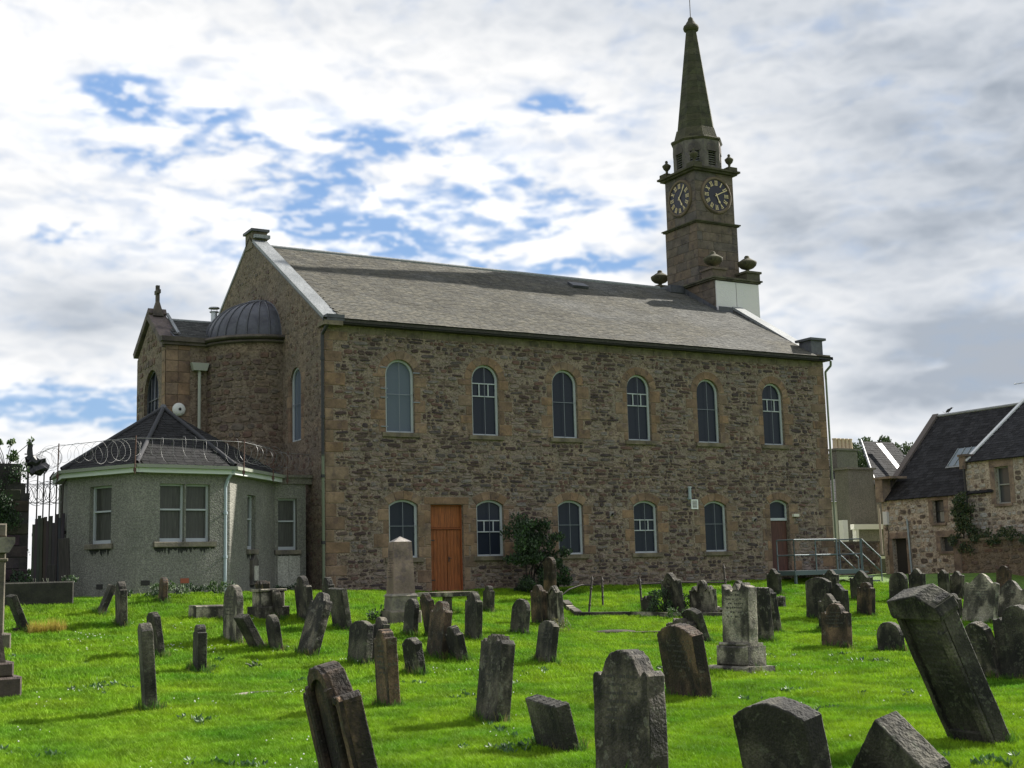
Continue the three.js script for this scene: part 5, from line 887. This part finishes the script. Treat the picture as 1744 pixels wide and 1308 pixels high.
  const spike = (x, z, h, tilt, label) => { const p = thing('railing_post', label, 'iron post', [x, gs(x, z), z], 0, 'iron posts of the railed plot'); p.rotation.z = tilt; mesh('bar', tube([[0, -.2, 0], [0, h, 0]], .028, 6), M.iron, p); mesh('spike', new THREE.ConeGeometry(.045, .14, 6).translate(0, h + .06, 0), M.iron, p); for (const y of [.3, h * .75]) mesh('collar', new THREE.SphereGeometry(.042, 8, 6).translate(0, y, 0), M.iron, p); return p; };
  const bent = spike(5.19, 6.39, 1.0, -.14, 'leaning iron railing post holding a broken bent rail'); mesh('bent_rail', tube([[0, .84, 0], [-.35, .80, .05], [-.8, .62, .12], [-1.25, .28, .2]], .022, 6), M.iron, bent);
  spike(6.76, 4.77, .78, .0, 'short upright iron railing post behind the broken rail'); spike(9.31, 7.35, 1.3, .06, 'tall iron railing post beside the pale trefoil headstone'); spike(7.35, 5.9, .85, .05, 'iron railing post among the ivy by the ogee-capped headstone');
  const rail2 = tag(mesh('iron_rail', tube([[7.3, gs(7.3, 6.0) + .78, 6.0], [8.3, gs(8.3, 6.6) + .86, 6.6], [9.31, gs(9.31, 7.35) + .88, 7.35]], .02, 6), M.iron), 'rusted iron rail still standing behind the trefoil headstone', 'railing');
  const deb = tag(mesh('fallen_slab', [boxUV(new THREE.IcosahedronGeometry(.5, 2).scale(1.1, .14, .55)), box(1.2, .06, .25, .9, -.02, .1)], M.grave[1]), 'broken flat slab with dead grass lying before the grave kerb', 'fallen slab'); deb.position.set(3.2, gs(3.2, 10.5) + .03, 10.5); deb.rotation.y = -.5;
  const s52 = tag(mesh('footstone', graveExt(headOutline('rough', .3, .36, 12), .14, .015, -.07), M.grave[0]), 'tiny footstone beside the platform legs', 'footstone'); s52.position.set(11.7, gs(11.7, 6.89), 6.89); s52.rotation.y = -1.4;
  const fs = tag(mesh('fallen_slab', boxUV(new THREE.IcosahedronGeometry(.28, 2).scale(1.5, .16, .5)), M.grave[3]), 'small stone fragments sunk flat in the lawn', 'fallen slab'); fs.position.set(-8.03, gs(-8.03, 17.2) + .02, 17.2);
  const lk = tag(mesh('grave_kerb', boxUV(plate(1.1, .12, .16, .02)), M.grave[1]), 'short sunken kerb edge with yellow grass on it', 'kerb'); lk.position.set(-9.35, gs(-9.3, 6.9) + .03, 7.0); lk.rotation.y = .1;
  // monuments at the edge of the view
  const pm = thing('pillar_monument', 'tall square stone pillar with moulded cap beside the ruined wall', 'monument', [-10.72, gs(-10.7, 9.3), 9.3], .06); const st = stoneMat([.20, .175, .13]);
  mesh('shaft', boxUV(plate(.62, 1.95, .62, .03)), st, pm).position.set(-.12, .9, .31); mesh('base', boxUV(plate(.85, .4, .85, .03)), st, pm).position.set(-.12, .1, .42); mesh('necking', boxUV(plate(.68, .06, .68, .015)), st, pm).position.set(-.12, 1.72, .34); mesh('cap', [boxUV(prism([[-.33, 0], [.33, 0], [.44, .18], [.44, .3], [-.44, .3], [-.44, .18]], .88).translate(-.12, 1.86, -.44))], stoneMat([.34, .31, .24]), pm); mesh('top_block', boxUV(plate(.62, .26, .62, .03)), st, pm).position.set(-.12, 2.3, .31);
  const om = thing('stepped_obelisk', 'dark obelisk on two broad stone steps next to the pillar', 'obelisk', [-11.98, gs(-11.6, 15.38), 15.3], .04); const dk = stoneMat([.13, .095, .08]);
  mesh('lower_step', boxUV(plate(1.5, .36, 1.4, .03)), dk, om).position.set(0, .14, .6); mesh('upper_step', boxUV(plate(1.28, .22, 1.2, .03)), dk, om).position.set(0, .43, .55); mesh('shaft', boxUV(flat(new THREE.CylinderGeometry(.40, .74, 1.7, 4)).rotateY(Math.PI / 4).translate(0, 1.39, 0)), dk, om); mesh('tip', boxUV(flat(new THREE.CylinderGeometry(0, .40, .3, 4)).rotateY(Math.PI / 4).translate(0, 2.34, 0)), dk, om);
}

// ---------- plants ----------
const leafMat = (o = {}) => new THREE.MeshPhysicalMaterial({ color: 0xffffff, vertexColors: true, roughness: .75, transmission: .3, thickness: 0, side: THREE.DoubleSide, ...o });
M.leaf = leafMat();
function leaves(n, size, place, cols, droop = 0) { // many small folded leaves; place() gives a point
  const pos = new Float32Array(n * 12 * 3), col = new Float32Array(n * 12 * 3), q = new THREE.Quaternion(), e = new THREE.Euler(), v = new THREE.Vector3();
  const shape = [[0, 0, 0], [.32, .45, .08], [0, .45, -.04], [0, 0, 0], [0, .45, -.04], [-.32, .45, .08], [0, 1, 0], [0, .45, -.04], [.32, .45, .08], [0, 1, 0], [-.32, .45, .08], [0, .45, -.04]];
  for (let i = 0; i < n; i++) {
    const p = place(), s = size * R(.6, 1.3), c = pick(cols), f = R(.75, 1.25); e.set(R(-1.5, 1.0) + droop, R(0, 6.28), R(-.8, .8)); q.setFromEuler(e);
    for (let k = 0; k < 12; k++) { v.set(...shape[k]).multiplyScalar(s).applyQuaternion(q); const a = (i * 12 + k) * 3; pos[a] = p[0] + v.x; pos[a + 1] = p[1] + v.y; pos[a + 2] = p[2] + v.z; col[a] = c[0] * f; col[a + 1] = c[1] * f; col[a + 2] = c[2] * f; }
  }
  const g = new THREE.BufferGeometry(); g.setAttribute('position', new THREE.BufferAttribute(pos, 3)); g.setAttribute('color', new THREE.BufferAttribute(col, 3)); g.computeVertexNormals(); return g;
}
function clumps(list, spread = 1) { // random point in a set of ellipsoid clumps, denser towards the shell
  return () => { const c = pick(list), u = R(-1, 1), a = R(0, 6.28), s = Math.sqrt(1 - u * u), r = Math.pow(rnd(), .45) * spread; return [c[0] + Math.cos(a) * s * r * c[3], c[1] + u * r * c[4], c[2] + Math.sin(a) * s * r * (c[5] || c[3])]; };
}
const dark = [[.018, .045, .012], [.025, .06, .016], [.035, .08, .02], [.02, .04, .018]], mid = [[.05, .10, .02], [.07, .13, .025], [.04, .09, .02]], olive = [[.06, .075, .02], [.09, .10, .03], [.05, .07, .02]];
{ // shrub against the church wall
  const b = thing('shrub', 'dense dark green leafy shrub growing against the church wall', 'shrub', [6.75, -.2, 1.0]);
  const cl = []; for (let i = 0; i < 46; i++) { const y = R(.15, 2.35), k = Math.sqrt(Math.max(.05, 1 - ((y - .9) / 1.65) ** 2)); cl.push([R(-.95, .95) * k + .15 * (1.2 - y), y, R(-.5, .6) * k, R(.16, .34), R(.14, .3)]); }
  mesh('foliage', leaves(10000, .095, clumps(cl), [...dark, ...dark, [.05, .10, .03]], .5), M.leaf, b);
  for (let i = 0; i < 7; i++) mesh('stem', tube([[R(-.2, .2), -.1, R(-.1, .1)], [R(-.4, .4), .7, R(-.2, .2)], [R(-.8, .8), R(1.3, 1.9), R(-.3, .3)]], .022, 5), M.timberDark, b);
}
{ // ivy on headstone 43 and the railing
  const g = thing('ivy', 'ivy straggling over the headstone and iron post in the railed plot', 'ivy', [7.3, groundY(7.3, 6.9), 6.9]);
  const cl = []; for (let i = 0; i < 20; i++) cl.push([R(-.55, .35), R(.05, .75), R(-.2, .35), .13, .13]); for (let i = 0; i < 10; i++) cl.push([R(.5, 1.0), R(.05, .55), R(-.1, .2), .1, .1]);
  mesh('foliage', leaves(1500, .07, clumps(cl), [...dark, ...mid]), M.leaf, g); for (let i = 0; i < 4; i++) mesh('stem', tube([[R(-.4, .3), 0, 0], [R(-.4, .3), .3, .05], [R(-.5, .3), .65, 0]], .012, 5), M.timberDark, g);
}
{ // ivy and bramble on the house wall
  const g = thing('ivy', 'big ivy mass climbing the rubble house beside its downpipe', 'ivy', [29.5, 0, -1.6]);
  const cl = []; for (let i = 0; i < 40; i++) { const y = R(.9, 3.2); cl.push([R(-.2, .35), y, R(-.45, .55) * (y < 2.2 ? 1.3 : .7), .22, .26]); } for (let i = 0; i < 26; i++) cl.push([R(-.3, .3), R(1.2, 1.75), R(.6, 6.0), .22, .2]);
  mesh('foliage', leaves(7000, .10, clumps(cl), [...dark, ...olive], .4), M.leaf, g);
  for (let i = 0; i < 4; i++) mesh('stem', tube([[.3, 0, R(-.3, .3)], [.35, 1.2, R(-.3, .3)], [.4, 2.8, R(-.4, .4)]], .025, 5), M.timberDark, g);
}
{ // growth on the ruined wall
  const g = thing('ivy', 'dark ivy hanging over the black ruined wall', 'ivy', [-9.6, 0, .55]);
  const cl = []; for (let i = 0; i < 40; i++) cl.push([R(-1.3, .75), R(2.0, 3.75), R(-.1, .18), .26, .3]); for (let i = 0; i < 12; i++) cl.push([R(-.8, .9), R(.2, .8), R(.1, .5), .2, .2]);
  mesh('foliage', leaves(6500, .085, clumps(cl), dark, .6), M.leaf, g); for (let i = 0; i < 5; i++) mesh('stem', tube([[R(-.8, .4), 0, .03], [R(-.8, .4), 1.6, .05], [R(-.9, .5), 3.3, .05]], .02, 5), M.timberDark, g);
  const s = thing('sapling', 'young leafy sapling sprouting from the top of the ruined wall', 'sapling', [-9.15, 3.7, .3]);
  const tips = []; for (let i = 0; i < 11; i++) { const a = R(-.7, .75), h = R(.2, .75); tips.push([a, h, R(-.2, .25), .13, .11]); mesh('branch', tube([[0, -.1, 0], [a * .4, h * .5, 0], [a, h, tips[i][2]]], .010, 5), M.timberDark, s); }
  mesh('foliage', leaves(620, .10, clumps(tips), [...mid, [.08, .12, .03]]), M.leaf, s);
}
{ // distant hedge seen through the gap beside the annex
  const h = thing('hedge', 'distant green hedge seen between the black wall and the fence', 'hedge', [-4.2, 0, -26.5]), cl = []; for (let i = 0; i < 50; i++) cl.push([R(-2.4, 2.4), R(.2, 2.6), R(-.5, .5), .4, .35]);
  mesh('foliage', leaves(4200, .16, clumps(cl), [...dark, ...mid]), M.leaf, h); for (let i = 0; i < 5; i++) mesh('stem', tube([[-2 + i, 0, 0], [-2 + i, 1.2, 0]], .04, 5), M.timberDark, h);
}
{ // distant tree
  const t = thing('tree', 'round-crowned dark tree behind the chimney pots', 'tree', [52.1, 0, -28.6]);
  mesh('trunk', [boxUV(new THREE.CylinderGeometry(.22, .4, 5, 9).translate(0, 2.5, 0)), tube([[0, 4, 0], [.8, 5.6, .3], [1.3, 7, .4]], .12, 6), tube([[0, 4.3, 0], [-.9, 5.8, -.2], [-1.3, 7, -.3]], .12, 6)], M.timberDark, t);
  const cl = []; for (let i = 0; i < 90; i++) { const u = R(-1, 1), a = R(0, 6.28), s = Math.sqrt(1 - u * u), r = Math.pow(rnd(), .5); cl.push([Math.cos(a) * s * r * 2.7 + .3, 7.2 + u * r * 2.1, Math.sin(a) * s * r * 2.7, R(.35, .6), R(.3, .5)]); } for (let i = 0; i < 12; i++) cl.push([R(-3.4, -2.2), R(5.8, 7.8), R(-.8, .8), .35, .35]);
  mesh('crown', leaves(14000, .2, clumps(cl), [[.03, .055, .015], [.04, .07, .02], [.055, .085, .025]]), M.leaf, t);
  const c2 = []; const t2 = thing('tree', 'dark tree top showing between two chimney stacks', 'tree', [48.6, 0, -31]); mesh('trunk', boxUV(new THREE.CylinderGeometry(.15, .3, 6, 8).translate(0, 3, 0)), M.timberDark, t2); for (let i = 0; i < 26; i++) c2.push([R(-1.1, 1.3), R(6.3, 8.3), R(-1, 1), .4, .4]); mesh('crown', leaves(4200, .2, clumps(c2), [[.03, .055, .015], [.04, .07, .02]]), M.leaf, t2);
}
function weed(x, z, r, h, n, label, cols = mid, size = .07) { const y = groundY(x, z), w = thing('weeds', label, 'weeds', [x, y, z]), cl = []; for (let i = 0; i < 14; i++) cl.push([R(-r, r), R(.02, h), R(-r * .4, r * .4), .11, .09]); mesh('foliage', leaves(n, size, clumps(cl), cols), M.leaf, w); for (let i = 0; i < 5; i++) { const a = R(-r, r); mesh('stem', tube([[a, -.03, 0], [a + R(-.05, .05), h * .5, 0], [a + R(-.1, .1), h, R(-.05, .05)]], .006, 4), M.pipeGreen, w); } }
weed(-5.6, 3.2, .5, .35, 420, 'fresh green weeds around the small pale headstone by the annex'); weed(-4.2, 3.0, .25, .32, 240, 'clump of green weeds at the foot of the annex downpipe'); weed(-1.2, .3, .5, .25, 260, 'dark weeds along the foot of the annex link wall', dark); weed(-5.2, 2.75, 1.5, .25, 700, 'dark low growth along the foot of the annex front wall', dark); weed(7.0, 8.0, .35, .25, 220, 'green weeds at the foot of the ogee-capped headstone'); weed(-1.9, 8.0, .2, .25, 150, 'small dark weed clump beside the obelisk base', dark); weed(-8.5, 2.9, .7, .6, 500, 'rank weeds between the stone block and the fence', [...dark, ...mid]); weed(18.9, .2, .12, .3, 90, 'small bright weed on the platform edge by the door'); weed(1.9, 10.2, .25, .3, 160, 'wispy pale weeds beside the dark curled headstone', [[.16, .17, .06], [.2, .18, .08]], .05); weed(-6.95, 13.9, .08, .12, 60, 'tiny dark weed next to the squat notched headstone', dark, .05);

// ---------- grass ----------
function tuftGeo(n, r, hmin, hmax, wd, curl) {
  const pos = [], idx = []; let k = 0;
  for (let i = 0; i < n; i++) {
    const a = R(0, 6.28), d = Math.sqrt(rnd()) * r, x = Math.cos(a) * d, z = Math.sin(a) * d, h = R(hmin, hmax), t = R(0, 6.28), lx = Math.cos(t) * h * curl * R(.3, 1), lz = Math.sin(t) * h * curl * R(.3, 1), f = R(0, 6.28), wx = Math.cos(f) * wd / 2, wz = Math.sin(f) * wd / 2;
    pos.push(x - wx, -.01, z - wz, x + wx, -.01, z + wz, x + lx * .35 - wx * .8, h * .6, z + lz * .35 - wz * .8, x + lx * .35 + wx * .8, h * .6, z + lz * .35 + wz * .8, x + lx, h, z + lz); idx.push(k, k + 1, k + 2, k + 1, k + 3, k + 2, k + 2, k + 3, k + 4); k += 5;
  }
  const g = new THREE.BufferGeometry(); g.setAttribute('position', new THREE.BufferAttribute(new Float32Array(pos), 3)); g.setIndex(idx); g.computeVertexNormals(); return g;
}
const inside = (x, z) => (x > -.1 && z < .05 && x < L + .2) || (x > -7.2 && x < .1 && z < 2.0 - .9 * Math.max(0, x + 3.4) && z > -9) || x > 29.4 || (z < -6.9 && x > 20) || (x < -7 && z < .9);
const bladeMat = new THREE.MeshPhysicalMaterial({ color: 0xffffff, roughness: .8, specularIntensity: .25, transmission: .35, thickness: 0, side: THREE.DoubleSide });
function scatter(name, geo, material, count, place, scale, colour) {
  const m = new THREE.InstancedMesh(geo, material, count), o = new THREE.Object3D(), c = new THREE.Color();
  let i = 0; while (i < count) { const [x, z] = place(); if (inside(x, z)) continue; o.position.set(x, groundY(x, z), z); o.rotation.set(R(-.12, .12), R(0, 6.28), R(-.12, .12)); o.scale.setScalar(scale()); o.updateMatrix(); m.setMatrixAt(i, o.matrix); if (colour) { const q = colour(x, z); m.setColorAt(i, c.setRGB(...q)); } i++; }
  m.name = name; m.castShadow = m.receiveShadow = true; scene.add(m); stuff(m); return m;
}
const FWD = Math.atan2(.503, .864);
const viewSpot = (d0, d1, pw) => () => { const d = d0 + (d1 - d0) * Math.pow(rnd(), pw), a = FWD + R(-.44, .44); return [EYE.x + Math.sin(a) * d, EYE.z - Math.cos(a) * d]; };
const grassCol = (x, z) => { const p = clamp(.52 + .9 * fbm2(x * .33, z * .33, 4)), q = clamp(.5 + .8 * n2(x * 1.3 + 20, z * 1.3)), f = R(.75, 1.25) * (.82 + .3 * q); return mix3([.105, .265, .012], [.255, .40, .016], p).map((v) => v * f); };
tag(scatter('lawn_grass', tuftGeo(12, .045, .03, .075, .0065, .8), bladeMat, 120000, viewSpot(8.5, 22, 1.0), () => R(.7, 1.3), grassCol), 'short bright green lawn grass in the churchyard', 'grass');
tag(scatter('lawn_grass', tuftGeo(12, .075, .035, .085, .011, .8), bladeMat, 130000, viewSpot(18, 50, .8), () => R(.7, 1.25), grassCol), 'bright green lawn grass reaching to the church wall', 'grass');
{ // longer grass where the mower cannot reach: against stones
  const spots = STONES.map((s) => [s[0], s[1], s[3]]); spots.push([.22, 18.73, .9], [-1.44, 8.38, .8], [-11.62, 15.3, 1.1], [1.29, 5.5, 1.0], [-4.1, 6.6, .8]);
  tag(scatter('long_grass', tuftGeo(14, .05, .09, .2, .008, .6), bladeMat, 3600, () => { const s = pick(spots), a = R(0, 6.28), r = R(.06, .22); return [s[0] + Math.cos(a) * r * .9, s[1] + Math.sin(a) * (s[2] * .45 + r * .6)]; }, () => R(.6, 1.15), (x, z) => { const f = R(.7, 1.2); return rnd() < .2 ? [.22 * f, .20 * f, .075 * f] : [.09 * f, .20 * f, .025 * f]; }), 'longer unmown grass fringing the gravestones', 'grass');
  tag(scatter('dry_grass', tuftGeo(16, .07, .12, .34, .007, .5), bladeMat, 60, () => [-9.3 + R(-.35, .4), 7.15 + R(-.15, .2)], () => R(.7, 1.1), () => { const f = R(.7, 1.2); return [.42 * f, .34 * f, .07 * f]; }), 'yellow dry grass tuft below the tipped slim headstone', 'grass');
}
{ const dots = []; for (let i = 0; i < 60; i++) dots.push(viewSpot(9, 34, .8)()); const near = () => { const d = pick(dots), a = R(0, 6.28), r = R(0, .55); return [d[0] + Math.cos(a) * r, d[1] + Math.sin(a) * r]; };
  tag(scatter('clover_flowers', new THREE.IcosahedronGeometry(.0085, 0).translate(0, .07, 0), mat([.7, .7, .66]), 380, near, () => R(.7, 1.4)), 'scattered white clover flowers in the lawn', 'flowers');
  const ros = leaves(9, .075, () => [R(-.03, .03), .01, R(-.03, .03)], [[1, 1, 1]], .9); ros.deleteAttribute('color');
  const dots2 = []; for (let i = 0; i < 45; i++) dots2.push(viewSpot(9, 30, .8)());
  tag(scatter('lawn_weeds', ros, new THREE.MeshPhysicalMaterial({ color: 0xffffff, roughness: .6, transmission: .25, thickness: 0, side: THREE.DoubleSide }), 420, () => { const d = pick(dots2), a = R(0, 6.28), r = R(0, .5); return [d[0] + Math.cos(a) * r, d[1] + Math.sin(a) * r]; }, () => R(.6, 1.3), () => { const f = R(.7, 1.3); return [.055 * f, .13 * f, .035 * f]; }), 'darker broad-leaved weeds dotted through the lawn', 'weeds'); }

renderer.render(scene, camera);
